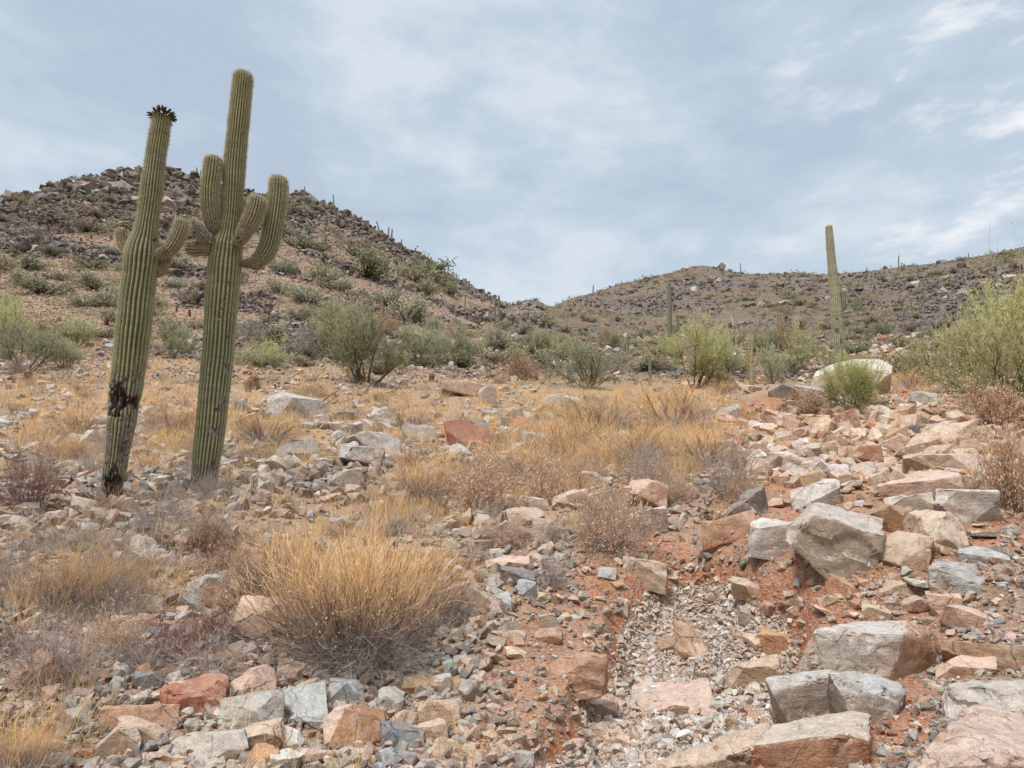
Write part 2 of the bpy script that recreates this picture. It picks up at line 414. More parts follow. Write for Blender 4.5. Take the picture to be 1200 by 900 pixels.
# ------------------------------------------------------------------ mesh helpers
def mesh_from(name, V, Fc, mats, col=None, attrs=None, smooth=False, mat_idx=None):
    V = np.ascontiguousarray(V, dtype=np.float32); Fc = np.ascontiguousarray(Fc, dtype=np.int32)
    k = Fc.shape[1]
    me = bpy.data.meshes.new(name)
    me.vertices.add(len(V)); me.vertices.foreach_set('co', V.ravel())
    me.loops.add(Fc.size); me.loops.foreach_set('vertex_index', Fc.ravel())
    me.polygons.add(len(Fc)); me.polygons.foreach_set('loop_start', np.arange(0, Fc.size, k, dtype=np.int32))
    me.polygons.foreach_set('loop_total', np.full(len(Fc), k, dtype=np.int32))
    me.polygons.foreach_set('use_smooth', np.full(len(Fc), smooth, dtype=bool))
    for m in (mats if isinstance(mats, (list, tuple)) else [mats]): me.materials.append(m)
    if mat_idx is not None: me.polygons.foreach_set('material_index', np.asarray(mat_idx, dtype=np.int32))
    if col is not None:
        a = me.color_attributes.new('col', 'FLOAT_COLOR', 'POINT')
        a.data.foreach_set('color', np.concatenate([col, np.ones((len(col), 1))], 1).astype(np.float32).ravel())
    for nme, v in (attrs or {}).items():
        a = me.attributes.new(nme, 'FLOAT', 'POINT'); a.data.foreach_set('value', np.asarray(v, np.float32))
    me.update(calc_edges=True)
    return me

def link(name, me, parent=None, loc=(0, 0, 0)):
    o = bpy.data.objects.new(name, me); COL.objects.link(o); o.location = loc
    if parent is not None: o.parent = parent
    return o

def tag(o, label=None, cat=None, group=None, kind=None):
    if label: o['label'] = label
    if cat: o['category'] = cat
    if group: o['group'] = group
    if kind: o['kind'] = kind
    return o

# ------------------------------------------------------------------ setting: ground sheet
def ell(px, py, cx, cy, ax, ay, soft=0.35, rot=0.0):
    c, s = math.cos(R(rot)), math.sin(R(rot))
    dx, dy = px - cx, py - cy
    u = (dx * c + dy * s) / ax; v = (-dx * s + dy * c) / ay
    return 1 - sstep(np.hypot(u, v), 1 - soft, 1 + soft)

RED = [(650, 780, 75, 95, 0.5), (640, 860, 80, 50, .5), (760, 655, 75, 30, .8), (840, 665, 35, 25, .7), (720, 690, 70, 28, .8), (930, 710, 110, 42, .9), (1060, 735, 90, 30, .6), (1150, 640, 60, 40, .8), (1030, 830, 60, 60, .9), (890, 490, 110, 25, 1.0), (1060, 470, 50, 22, .9), (960, 560, 90, 30, .75), (1000, 640, 180, 70, .6), (60, 780, 60, 50, .5), (200, 770, 110, 60, .35), (550, 640, 60, 40, .25)]
CREEK = [(800, 720, 105, 45, 1.0), (760, 800, 140, 75, 1.0), (710, 860, 110, 60, 1.0), (850, 690, 60, 35, 1.0)]
def fieldmap(L, px, py):
    r = np.zeros(np.shape(px))
    for c in L: r = np.maximum(r, c[4] * ell(px, py, c[0], c[1], c[2], c[3]))
    return r

def build_ground():
    nx, ny = ZG.shape
    V = np.stack([XG, YG, ZG], -1).reshape(-1, 3)
    V = np.concatenate([V, [[0, 0, CAMZ - 1.5]]])
    i, j = np.meshgrid(np.arange(nx - 1), np.arange(ny - 1), indexing='ij')
    a = (i * ny + j).ravel()
    Fq = np.stack([a, a + 1, a + ny + 1, a + ny], 1)[:, ::-1]
    c0 = len(V) - 1
    k = np.arange(nx - 1) * ny
    Fc = np.stack([k, k + ny, np.full(nx - 1, c0), np.full(nx - 1, c0)], 1)
    wob = fbm(XG * 0.6, YG * 0.6, seed=41, octv=3)
    pxw = PXG + 25 * wob; pyw = PYG + 14 * fbm(XG * .9, YG * .9, seed=44, octv=3)
    tan = np.array([0.47, 0.30, 0.195]); red = np.array([0.53, 0.215, 0.105]); gry = np.array([0.44, 0.36, 0.30])
    straw = np.array([0.52, 0.34, 0.19])
    bank = 4 * WASH * (1 - WASH) + 2.5 * UPG * (1 - UPG)
    r = np.clip(np.maximum(fieldmap(RED, pxw, pyw), bank), 0, 1)[..., None]; g = sstep(WASH, .5, 1)[..., None]
    nearcol = tan + (straw - tan) * (sstep(-PYG, -600, -520) * 0.8)[..., None]
    nearcol = nearcol + (red - nearcol) * r
    nearcol = nearcol + (gry - nearcol) * g * 0.8
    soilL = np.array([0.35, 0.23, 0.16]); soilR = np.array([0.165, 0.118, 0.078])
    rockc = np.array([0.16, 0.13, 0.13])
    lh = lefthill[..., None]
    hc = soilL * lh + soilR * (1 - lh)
    pat = fbm(XG / 22, YG / 22, seed=61, octv=4)[..., None]
    hc = hc * (1 + 0.35 * pat)
    vegm = sstep(fbm(XG / 7, YG / 7, seed=71, octv=4), 0.05, 0.35)[..., None]
    hc = hc + (np.array([0.20, 0.185, 0.11]) - hc) * vegm * 0.7
    lowm = (1 - sstep(rg, 35, 90))[..., None]
    hc = hc + (np.array([0.47, 0.30, 0.17]) - hc) * lowm * .7
    hc = hc + (rockc - hc) * rockmask[..., None] * 0.85
    f = sstep(rg, 16, 45)[..., None]
    colr = nearcol * (1 - f) + hc * f
    colr = np.concatenate([colr.reshape(-1, 3), [[0.41, 0.28, 0.19]]])
    fa = np.concatenate([sstep(rg, 18, 42).ravel(), [0]])
    me = mesh_from('ground', V, np.concatenate([Fq, Fc]), M_SOIL, colr, {'far': fa}, smooth=True)
    # the fan around the centre is triangles written as quads with a doubled corner: clean it
    me.validate()
    return tag(link('ground', me), kind='structure')
build_ground()

# ------------------------------------------------------------------ colours of stone
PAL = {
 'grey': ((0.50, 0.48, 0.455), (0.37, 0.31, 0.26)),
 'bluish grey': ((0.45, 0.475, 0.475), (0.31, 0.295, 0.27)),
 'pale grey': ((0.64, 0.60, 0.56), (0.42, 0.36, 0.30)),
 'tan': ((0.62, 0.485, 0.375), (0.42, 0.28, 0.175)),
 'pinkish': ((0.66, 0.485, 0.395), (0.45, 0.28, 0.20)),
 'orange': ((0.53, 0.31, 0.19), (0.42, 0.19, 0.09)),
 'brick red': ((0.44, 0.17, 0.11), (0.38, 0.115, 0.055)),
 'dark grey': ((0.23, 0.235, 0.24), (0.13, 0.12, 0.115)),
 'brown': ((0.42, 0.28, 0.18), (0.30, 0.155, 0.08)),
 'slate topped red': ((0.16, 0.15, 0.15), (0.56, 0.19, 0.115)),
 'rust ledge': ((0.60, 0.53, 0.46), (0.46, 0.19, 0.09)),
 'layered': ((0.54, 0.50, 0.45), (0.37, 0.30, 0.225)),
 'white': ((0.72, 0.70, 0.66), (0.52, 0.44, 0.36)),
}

def hull_pts(seed, shape, ncut):
    """convex block cut by random planes; returns a bmesh normalised to a unit box"""
    r = random.Random(seed)
    bm = bmesh.new()
    dims = {'block': (1, .8, .75), 'slab': (1, .8, .38), 'wedge': (1, .8, .7), 'boulder': (1, .9, .85), 'shard': (1, .55, .4), 'upright': (.8, .6, 1), 'cube': (1, .8, .65)}[shape]
    bmesh.ops.create_cube(bm, size=2)
    for v in bm.verts:
        v.co = Vector((v.co.x * dims[0] * r.uniform(.82, 1), v.co.y * dims[1] * r.uniform(.82, 1), v.co.z * dims[2] * r.uniform(.82, 1)))
    for k in range(ncut):
        n = Vector((r.choice((-1, 1)) * r.uniform(.25, 1), r.choice((-1, 1)) * r.uniform(.2, 1), r.choice((-1, 1, 1)) * r.uniform(.15, 1))).normalized()
        n = Vector((n.x / dims[0], n.y / dims[1], n.z / dims[2])).normalized()
        s = [n.dot(v.co) for v in bm.verts]
        if not s: break
        hi, lo = max(s), min(s)
        u = r.uniform(.06, .22) if shape != 'wedge' or k else 0.42
        bmesh.ops.bisect_plane(bm, geom=bm.verts[:] + bm.edges[:] + bm.faces[:], plane_co=n * (hi - u * (hi - lo)), plane_no=n, clear_outer=True)
    tilt = Matrix.Rotation(r.uniform(-.28, .28), 3, 'X') @ Matrix.Rotation(r.uniform(-.22, .22), 3, 'Y')
    pts = [tilt @ v.co for v in bm.verts]
    bm.free()
    bm = bmesh.new()
    for p in pts: bm.verts.new(p)
    bmesh.ops.remove_doubles(bm, verts=bm.verts, dist=0.03)
    bmesh.ops.convex_hull(bm, input=bm.verts)
    for v in [v for v in bm.verts if not v.link_faces]: bm.verts.remove(v)
    bmesh.ops.dissolve_limit(bm, angle_limit=R(6), verts=bm.verts, edges=bm.edges)
    lo = Vector([min(v.co[i] for v in bm.verts) for i in range(3)]); hi = Vector([max(v.co[i] for v in bm.verts) for i in range(3)])
    for v in bm.verts:
        v.co = Vector([(v.co[i] - lo[i]) / (hi[i] - lo[i]) - .5 for i in range(3)])
    return bm

def rock_mesh(seed, shape, W, D, Hh, edge, rough=1.0, ncut=None, strata=0.0, mat=None):
    r = random.Random(seed + 991)
    ncut = ncut or 0 if not isinstance(shape, str) else ncut or {'block': 7, 'slab': 7, 'wedge': 6, 'boulder': 13, 'shard': 6, 'upright': 8, 'cube': 3}[shape]
    if isinstance(shape, str):
        bm = hull_pts(seed, shape, ncut)
        for v in bm.verts: v.co = Vector((v.co.x * W, v.co.y * D, v.co.z * Hh))
    else:
        bm = bmesh.new()
        for p in shape: bm.verts.new(p)
        bmesh.ops.convex_hull(bm, input=bm.verts)
        for v in [v for v in bm.verts if not v.link_faces]: bm.verts.remove(v)
        bmesh.ops.dissolve_limit(bm, angle_limit=R(9), verts=bm.verts, edges=bm.edges)
    S = (W * D * Hh) ** (1 / 3)
    bmesh.ops.bevel(bm, geom=bm.edges[:], offset=S * r.uniform(.015, .035), segments=2, affect='EDGES', clamp_overlap=True, profile=0.6)
    bmesh.ops.triangulate(bm, faces=bm.faces)
    for it in range(7):
        es = [e for e in bm.edges if e.calc_length() > edge * 1.5]
        if not es or len(bm.faces) > 16000: break
        bmesh.ops.subdivide_edges(bm, edges=es, cuts=1)
        bmesh.ops.triangulate(bm, faces=[f for f in bm.faces if len(f.verts) > 3])
    bm.normal_update()
    n = len(bm.verts)
    P = np.array([v.co[:] for v in bm.verts]); N = np.array([v.normal[:] for v in bm.verts])
    o = seed * 3.7
    S0 = S; S = min(S, 0.3 + 0.25 * S); k = 1 / S
    d = fbm(P[:, 0] * k * 2.2 + o, P[:, 1] * k * 2.2, P[:, 2] * k * 3, octv=5, seed=seed % 97, gain=.55) * 0.045
    rid = np.abs(fbm(P[:, 0] * k * 3.5 + o, P[:, 1] * k * 3.5, P[:, 2] * k * 3.5, octv=3, seed=seed % 89 + 5))
    d -= 0.03 * np.maximum(0, 0.10 - rid) / 0.10
    if strata:
        q = (P[:, 2] + 0.3 * P[:, 0]) * k * 7 + 1.2 * vnoise(P[:, 0] * k * 2, P[:, 1] * k * 2, seed=seed % 50)
        d += strata * (_h(np.floor(q), np.floor(q * 0), np.floor(q * 0), seed % 30) - .5) * 0.16
    P = P + N * (d * S * rough)[:, None]
    for v, p in zip(bm.verts, P): v.co = p
    bm.normal_update()
    for f in bm.faces: f.smooth = True
    for e in bm.edges:
        if len(e.link_faces) == 2 and e.calc_face_angle(0) > 0.62: e.smooth = False
    me = bpy.data.meshes.new('rock'); bm.to_mesh(me); bm.free()
    me.materials.append(mat or M_ROCK)
    return me

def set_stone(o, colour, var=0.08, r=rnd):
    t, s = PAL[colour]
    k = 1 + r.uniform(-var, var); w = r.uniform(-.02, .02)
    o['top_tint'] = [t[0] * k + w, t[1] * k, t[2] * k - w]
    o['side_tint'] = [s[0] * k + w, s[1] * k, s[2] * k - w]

# hero rocks: x1,y1,x2,y2 in the photo, colour, shape, depth/width, strata, seed, name, label
HERO = [
 (950,726,1104,806,'pale grey','boulder',.75,0,11,'boulder','large pale grey boulder with rust brown right flank, set on a cracked block'),
 (968,786,1062,858,'grey','wedge',.6,.5,12,'boulder','cracked grey block with a pink patch, directly under the large pale boulder'),
 (897,788,990,845,'grey','slab',.5,0,13,'boulder','dark tan angular slab leaning against the left of the cracked grey block'),
 (876,828,1026,935,'rust ledge','block',.6,0,14,'boulder','flat ledge with pale top and bright rust red front at the bottom edge'),
 (735,840,930,930,'tan','shard',.45,.3,15,'boulder','long low tan ledge running to the rust red ledge at the bottom'),
 (1050,820,1270,960,'pinkish','boulder',.8,0,16,'boulder','huge smooth pinkish boulder filling the bottom right corner'),
 (1110,792,1260,842,'grey','slab',.6,.4,17,'boulder','long grey slab at right edge directly above the pinkish corner boulder'),
 (1113,748,1260,788,'brown','slab',.6,0,18,'boulder','brown flat slab at the right edge, above the long grey slab'),
 (1100,764,1165,794,'pinkish','slab',.8,0,19,'rock','low pinkish block tucked between the brown slab and long grey slab'),
 (916,586,1040,682,'layered','block',.75,.5,20,'boulder','big layered grey boulder with flat slanting faces on the gully bank'),
 (876,606,944,658,'pale grey','block',.8,0,21,'boulder','pale cracked block wedged left against the big layered boulder'),
 (822,597,890,642,'orange','slab',.8,0,22,'boulder','orange tilted slab left of the pale cracked block'),
 (816,618,862,652,'tan','wedge',.9,0,23,'rock','tan wedge resting in red soil below the orange tilted slab'),
 (842,569,902,616,'dark grey','wedge',.7,.3,24,'boulder','dark slate wedge with a sharp ridge above the orange tilted slab'),
 (1028,622,1094,672,'tan','boulder',.9,0,25,'boulder','tan faceted rock leaning right against the big layered boulder'),
 (1062,596,1134,656,'tan','boulder',.8,.3,26,'boulder','chunky cream boulder with cracked front right of the layered boulder'),
 (1098,573,1168,616,'pale grey','block',.7,.3,27,'boulder','pale tilted block with split top beside the dry bush at right'),
 (1088,656,1176,702,'bluish grey','slab',.8,.4,28,'boulder','flat topped bluish grey slab on red dirt below the cream boulder'),
 (1128,640,1182,662,'bluish grey','slab',.7,0,29,'rock','thin bluish slab lying behind the flat topped bluish grey slab'),
 (1018,671,1064,699,'tan','block',.8,0,30,'rock','oblong tan rock under the lower right of the layered boulder'),
 (968,671,1002,696,'orange','block',.9,0,31,'rock','small orange brown rock directly beneath the layered boulder'),
 (1089,692,1130,722,'pinkish','block',.8,0,32,'rock','pinkish broken block below the flat topped bluish slab'),
 (1106,709,1164,739,'pinkish','boulder',.8,.3,33,'rock','rounded pinkish rock with cracks, next to the pinkish broken block'),
 (960,694,988,712,'tan','slab',.8,0,34,'rock','small squarish tan stone on the red bank face'),
 (1012,703,1044,729,'tan','slab',.8,0,35,'rock','flat tan plate embedded in the red bank above the large boulder'),
 (1034,551,1124,592,'pinkish','slab',.7,0,36,'boulder','long rounded pinkish slab across the upper gully terrace'),
 (1040,578,1096,602,'pale grey','slab',.8,.3,37,'rock','pale slab directly below the long rounded pinkish slab'),
 (1012,590,1070,626,'brown','block',.8,0,38,'boulder','red brown block jammed behind the big layered boulder'),
 (928,562,986,596,'pale grey','slab',.9,0,39,'boulder','broad pale flat rock just behind the layered boulder'),
 (1062,494,1146,542,'tan','boulder',.8,0,40,'boulder','big cream topped boulder on the right side of the upper terrace'),
 (985,520,1034,546,'orange','slab',.8,0,41,'rock','flat orange brown slab in middle of the upper terrace'),
 (1030,513,1078,536,'pinkish','slab',.8,0,42,'rock','pinkish slab with red underside left of the cream topped boulder'),
 (1038,500,1088,518,'dark grey','slab',.8,0,43,'rock','dark slate plate behind the pinkish slab on upper terrace'),
 (950,420,1044,462,'white','boulder',.5,0,44,'boulder','large whitish boulder at the foot of the tall bare saguaro'),
 (1068,458,1098,476,'bluish grey','block',.8,0,45,'rock','bluish rock on the crest right of the round green bush'),
 (837,476,866,493,'bluish grey','block',.8,0,46,'rock','bluish grey rock half way up the red gully head'),
 (901,449,932,468,'dark grey','block',.8,0,47,'rock','dark rock on the crest left of the round green bush'),
 (930,452,966,467,'grey','slab',.8,0,48,'rock','grey slab on the crest beside the round green bush'),
 (519,491,576,528,'slate topped red','cube',.7,0,49,'boulder','bright brick red block with flat dark top in the grass'),
 (596,489,628,504,'brick red','shard',.5,0,50,'rock','thin dark red slab sticking out of grass right of the red block'),
 (524,520,554,541,'pale grey','boulder',.8,0,51,'rock','pale rounded rock in front of the brick red block'),
 (574,534,614,560,'pale grey','boulder',.8,0,52,'boulder','pale grey rock in grass lower right of the brick red block'),
 (596,516,632,532,'pinkish','slab',.8,0,53,'rock','pinkish flat rock between the red block and grassy mound'),
 (610,506,648,522,'grey','slab',.8,0,54,'rock','grey flat rock under the thin dark red slab'),
 (517,449,574,466,'pinkish','slab',.7,0,55,'boulder','long low pinkish outcrop above the brick red block'),
 (560,452,582,474,'grey','block',.8,0,56,'rock','grey knob at right end of the long low pinkish outcrop'),
 (735,561,784,602,'pinkish','boulder',.9,0,57,'boulder','cream and pink boulder at right end of the mid slope ledge'),
 (738,592,786,634,'pale grey','wedge',.8,0,58,'boulder','pale pointed wedge hanging below the cream and pink boulder'),
 (688,570,745,600,'pinkish','slab',.8,.2,59,'boulder','pinkish ledge rock partly covered by the dry leafy bush'),
 (645,572,698,600,'pinkish','slab',.8,.5,60,'boulder','pink layered slab at left end of the mid slope ledge'),
 (676,550,722,576,'tan','wedge',.6,0,61,'rock','tan fin shaped rock rising behind the mid slope ledge'),
 (604,580,642,600,'white','wedge',.8,0,62,'rock','white tipped wedge left of the pink layered slab'),
 (592,594,640,620,'tan','boulder',.8,0,63,'rock','tan rounded rock below the white tipped wedge'),
 (622,606,650,640,'pale grey','upright',.8,0,64,'rock','upright pale grey slab among rubble left of the dry leafy bush'),
 (544,588,574,604,'bluish grey','block',.8,0,65,'rock','bluish rock right of the top of the big golden bush'),
 (568,650,624,671,'pinkish','slab',.7,0,66,'boulder','flat pinkish capstone with dark gap beneath, left of gully'),
 (584,663,628,689,'dark grey','slab',.7,0,67,'rock','dark grey slab under the flat pinkish capstone'),
 (605,679,630,702,'bluish grey','upright',.8,0,68,'rock','rounded bluish stone standing below the dark grey slab'),
 (548,688,582,722,'tan','block',.8,0,69,'rock','tan block right of the golden bush middle'),
 (574,694,600,722,'bluish grey','block',.8,0,70,'rock','bluish grey stone touching right of the tan block'),
 (572,736,616,751,'tan','slab',.7,0,71,'rock','flat tan plate on dirt right of golden bush'),
 (631,717,655,739,'grey','block',.8,0,72,'rock','square grey stone on dirt above the long tan beam rock'),
 (624,735,660,757,'orange','block',.8,0,73,'rock','orange brown block just above the long tan beam rock'),
 (615,762,714,800,'orange','shard',.3,.3,74,'boulder','long tan beam shaped rock lying on the dirt track'),
 (730,650,784,694,'tan','shard',.4,.2,75,'boulder','elongated tan rock slanting down the red bank'),
 (717,700,737,720,'tan','wedge',.8,0,76,'rock','small tan wedge below the elongated slanting rock'),
 (700,664,724,684,'bluish grey','slab',.8,0,77,'rock','bluish rounded stone left of the elongated slanting rock'),
 (790,728,830,778,'tan','upright',.8,.9,78,'boulder','fissured splintery tan rock standing in the pebble bed'),
 (768,744,796,766,'brown','block',.8,0,79,'rock','brown angular stone touching the splintery rock'),
 (738,797,842,842,'pinkish','slab',.9,0,80,'boulder','wide flat sandy bedrock slab flush in the pebble bed'),
 (668,812,724,842,'tan','slab',.7,0,81,'rock','tan angular slab left of the flat bedrock in pebbles'),
 (892,735,956,768,'orange','slab',.8,0,82,'boulder','peach coloured block left of the large pale boulder'),
 (852,768,922,812,'tan','block',.7,0,83,'boulder','tan slab edge left of the leaning dark tan slab'),
 (865,710,892,735,'grey','block',.8,0,84,'rock','grey block in upper pebble bed near the red bank'),
 (858,676,912,706,'tan','slab',.7,0,85,'rock','flat tan rock where the pebble bed meets the red bank'),
 (585,874,626,905,'bluish grey','slab',.9,0,86,'rock','rounded bluish grey stone at bottom edge left of pebbles'),
 (505,860,568,900,'tan','wedge',.8,0,87,'boulder','tan wedge with pale top at bottom edge on the dirt'),
 (376,826,458,884,'pinkish','boulder',.8,0,88,'boulder','big pinkish white boulder below the golden bush'),
 (444,842,500,884,'dark grey','boulder',.8,.4,89,'boulder','mottled dark grey and rust rock right of the pinkish white boulder'),
 (489,818,540,858,'tan','block',.8,0,90,'boulder','tan block behind the mottled dark rock'),
 (490,845,526,872,'pinkish','block',.8,0,91,'rock','pinkish stone between mottled dark rock and tan wedge'),
 (536,796,564,826,'grey','boulder',.6,0,92,'rock','round greenish grey stone upright on the dirt'),
 (508,790,530,816,'pale grey','block',.8,0,93,'rock','pale square stone left of the round greenish stone'),
 (196,858,292,905,'grey','block',.6,0,94,'boulder','long pale slab at bottom edge below the red layered rock'),
 (280,845,330,885,'tan','block',.7,0,95,'boulder','tan block touching the right end of the long pale slab'),
 (255,814,332,864,'bluish grey','boulder',.8,0,96,'boulder','faceted light blue grey boulder right of the red layered rock'),
 (318,806,386,856,'bluish grey','wedge',.8,0,97,'boulder','blue grey wedge with pale ridge line, right of faceted boulder'),
 (264,782,324,822,'pinkish','boulder',.8,0,98,'boulder','round pinkish tan rock behind the faceted blue grey boulder'),
 (190,794,264,842,'brick red','slab',.8,1.0,99,'boulder','layered brick red slab with flat pink top and splintered edge'),
 (116,824,206,862,'orange','block',.7,0,100,'boulder','orange rust block left under the layered brick red slab'),
 (112,850,162,892,'tan','wedge',.8,0,101,'boulder','cream wedge below the orange rust block'),
 (134,838,186,880,'pinkish','shard',.5,0,102,'rock','narrow pink slanting rock in front of orange rust block'),
 (318,852,356,884,'pale grey','boulder',.8,0,103,'rock','egg shaped pale stone left of the pinkish white boulder'),
 (290,874,326,905,'orange','block',.8,0,104,'rock','orange grey stone at bottom edge under the egg shaped stone'),
 (316,880,356,908,'pale grey','block',.8,0,105,'rock','pale stone at the bottom edge, right of the orange grey stone'),
 (350,874,392,902,'pinkish','slab',.8,0,106,'rock','pale pink slab at bottom edge below the pinkish white boulder'),
 (384,796,428,834,'bluish grey','block',.8,0,107,'boulder','bluish block under the front of the golden bush'),
 (344,796,380,826,'tan','block',.8,.6,108,'rock','fractured tan rock behind the blue grey wedge'),
 (438,806,474,838,'grey','upright',.8,.3,109,'rock','upright grey sliver right of the bluish block under the bush'),
 (466,790,548,815,'brown','slab',.5,0,110,'boulder','grey brown slab under the right skirt of the golden bush'),
 (508,771,548,792,'brown','slab',.8,0,111,'rock','brown slab above the grey brown slab at bush edge'),
 (270,698,348,760,'pinkish','boulder',.8,0,112,'boulder','smooth purplish pink boulder at left edge of the golden bush'),
 (14,764,64,808,'orange','boulder',.8,0,113,'boulder','orange rounded rock in twigs at the lower left'),
 (128,643,178,678,'grey','slab',.8,0,114,'boulder','grey slab with pale side on the left slope'),
 (150,626,182,656,'pale grey','wedge',.8,0,115,'rock','pale pointed rock right behind the grey slab on left slope'),
 (216,672,268,704,'bluish grey','boulder',.7,0,116,'boulder','whitish blue rock left of the golden bush top'),
 (208,696,238,718,'bluish grey','boulder',.8,0,117,'rock','oval bluish stone below the whitish blue rock'),
 (204,716,234,732,'white','slab',.8,0,118,'rock','small white slab under the oval bluish stone'),
 (156,787,188,808,'dark grey','block',.8,0,119,'rock','dark grey stone left above the layered brick red slab'),
 (126,720,162,748,'tan','block',.8,0,120,'rock','tan broken rock on left slope beside the twiggy dry bush'),
 (158,718,186,750,'pinkish','block',.8,.6,121,'rock','pink splintered rock right of the tan broken rock'),
 (132,692,188,722,'grey','slab',.8,0,122,'rock','flat grey rock above the tan broken rock'),
 (93,503,124,536,'pale grey','upright',.8,.3,123,'boulder','bluish white upright rock left of the leaning saguaro base'),
 (383,547,428,573,'white','slab',.7,0,124,'boulder','white topped slab in grass right of the taller saguaro'),
 (322,514,374,542,'dark grey','slab',.8,0,125,'boulder','dark slate slab right of the taller saguaro base'),
 (310,534,348,556,'pale grey','boulder',.8,0,126,'rock','pale rock in front of the dark slate slab'),
 (292,506,320,521,'dark grey','slab',.8,0,127,'rock','small dark slab left of the dark slate slab'),
 (310,460,382,496,'grey','slab',.8,0,128,'boulder','broad smooth grey rock with a dead branch lying on it'),
 (408,506,470,535,'grey','boulder',.8,.4,129,'boulder','low grey outcrop left of the brick red block'),
 (396,524,452,552,'bluish grey','slab',.8,.3,130,'boulder','bluish broken outcrop above the white topped slab'),
 (470,498,512,520,'grey','block',.8,0,131,'rock','grey rock with dark left side beside the brick red block'),
 (82,580,112,604,'pale grey','slab',.8,0,132,'rock','pale slab in grass just left of the leaning saguaro foot'),
 (20,588,44,606,'dark grey','block',.8,0,133,'rock','dark bluish stone under the reddish twig bush at left'),
 (632,462,665,478,'grey','block',.8,0,134,'rock','grey rock at the top left of the grassy mound'),
 (660,463,700,480,'pale grey','slab',.8,0,135,'rock','pale slab at the top of the grassy mound'),
 (676,466,702,478,'bluish grey','slab',.8,0,136,'rock','bluish stone right of the pale slab on the grassy mound'),
 (1060,532,1150,556,'tan','slab',.7,0,137,'rock','flat tan ledge below the cream topped boulder'),
 (1116,556,1150,578,'tan','block',.8,0,138,'rock','tan block at the foot of the dry bush at right'),
 (900,532,960,552,'grey','slab',.8,.4,139,'rock','broad flat grey slab in the floor of the upper gully'),
 (878,520,912,536,'tan','slab',.8,0,140,'rock','tan flat rock at left side of the upper gully floor'),
 (962,600,1000,612,'pinkish','slab',.8,0,141,'rock','thin pinkish plate between the pale flat rock and layered boulder'),
]

def hero_rock(x1, y1, x2, y2, colour, shape, dr, strata, seed, name, label):
    cx = (x1 + x2) / 2
    g = ground(cx, y2 - (y2 - y1) * 0.06)[0]
    az = math.atan2(g[0], g[1]); rfr = math.hypot(g[0], g[1])
    Dp = project(g[0], g[1], g[2])[2]
    W = (x2 - x1) * Dp / F
    Dd = W * dr
    rc = rfr + Dd * 0.45
    cxw, cyw = rc * math.sin(az), rc * math.cos(az)
    dx, dy, dz = ray(cx, y1)
    rt = rfr + Dd * (0.35 if shape != 'slab' else 0.75)
    ztop = CAMZ + dz / math.hypot(dx, dy) * rt
    zb = min(g[2], H1(cxw, cyw)) - 0.08 * W - 0.02
    hh = max(ztop - zb, 0.28 * W)
    px_e = Dp / F
    me = rock_mesh(seed, shape, W, Dd, hh, max(5.0 * px_e, W / 34), strata=strata)
    me.name = name
    o = link(name, me, loc=(cxw, cyw, zb + hh / 2)); o.rotation_euler = (0, 0, -az)
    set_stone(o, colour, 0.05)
    o['flank'] = 1.0 if seed in (11, 16, 25, 28, 88) else 0.0
    tag(o, label, 'boulder' if name == 'boulder' else 'rock')
    return o
# the most recognisable boulders have their own outlines: (px, py, metres behind the front)
SHAPED = {
 20: ((1000, 672), [(917,631,.05),(953,602,0),(1036,628,0),(1029,680,.05),(993,681,0),(925,641,0),(957,587,.45),(1038,606,.45),(919,621,.35),(1030,664,.75),(930,640,.7)]),
 11: ((1020, 800), [(952,738,.12),(967,795,.02),(1028,801,-.05),(1060,742,-.06),(1000,729,.35),(1062,726,.32),(1097,744,.3),(1104,768,.25),(1082,794,.15),(1055,808,.1),(970,742,.6),(1085,742,.7),(1000,792,.7)]),
 14: ((950, 893), [(879,874,0),(906,850,.25),(998,831,.5),(1022,838,.3),(1018,868,0),(985,859,-.02),(884,940,0),(1022,938,0),(1012,850,.7),(890,862,.6),(1018,900,.6),(884,900,.6)]),
 15: ((800, 896), [(748,903,0),(838,868,.1),(908,841,.35),(926,848,.3),(902,868,.05),(835,893,-.04),(880,930,0),(750,935,0),(900,850,.6),(790,885,.5),(930,900,.5)]),
 16: ((1120, 893), [(1062,903,0),(1098,852,.2),(1134,821,.6),(1200,836,.8),(1270,858,.7),(1270,960,0),(1060,960,0),(1140,868,.05),(1230,890,.0),(1150,830,1.1),(1270,870,1.2),(1080,900,.8)]),
 12: ((1018, 848), [(968,787,.05),(1062,812,.05),(1046,838,0),(1018,855,-.02),(985,812,-.02),(1000,786,.2),(1056,800,.3),(1050,850,.4),(975,830,.4)]),
 13: ((950, 842), [(897,796,.05),(905,812,-.02),(940,846,0),(990,842,0),(984,790,.02),(972,783,.15),(905,794,.3),(990,800,.35),(980,845,.4),(915,845,.4)]),
 28: ((1130, 699), [(1087,664,.05),(1090,690,0),(1136,703,-.02),(1150,684,-.04),(1177,674,.15),(1170,692,.15),(1098,657,.4),(1174,660,.45),(1095,680,.5),(1170,690,.5)]),
 40: ((1095, 540), [(1060,524,.05),(1066,542,0),(1120,544,0),(1112,512,0),(1100,497,.3),(1144,492,.6),(1148,520,.4),(1070,512,.4),(1140,540,.6),(1066,535,.6)]),
 74: ((665, 796), [(614,786,.1),(640,800,0),(705,790,.0),(714,766,.02),(690,763,.12),(650,772,.1),(616,790,.2),(712,786,.2),(640,796,.25)]),
}
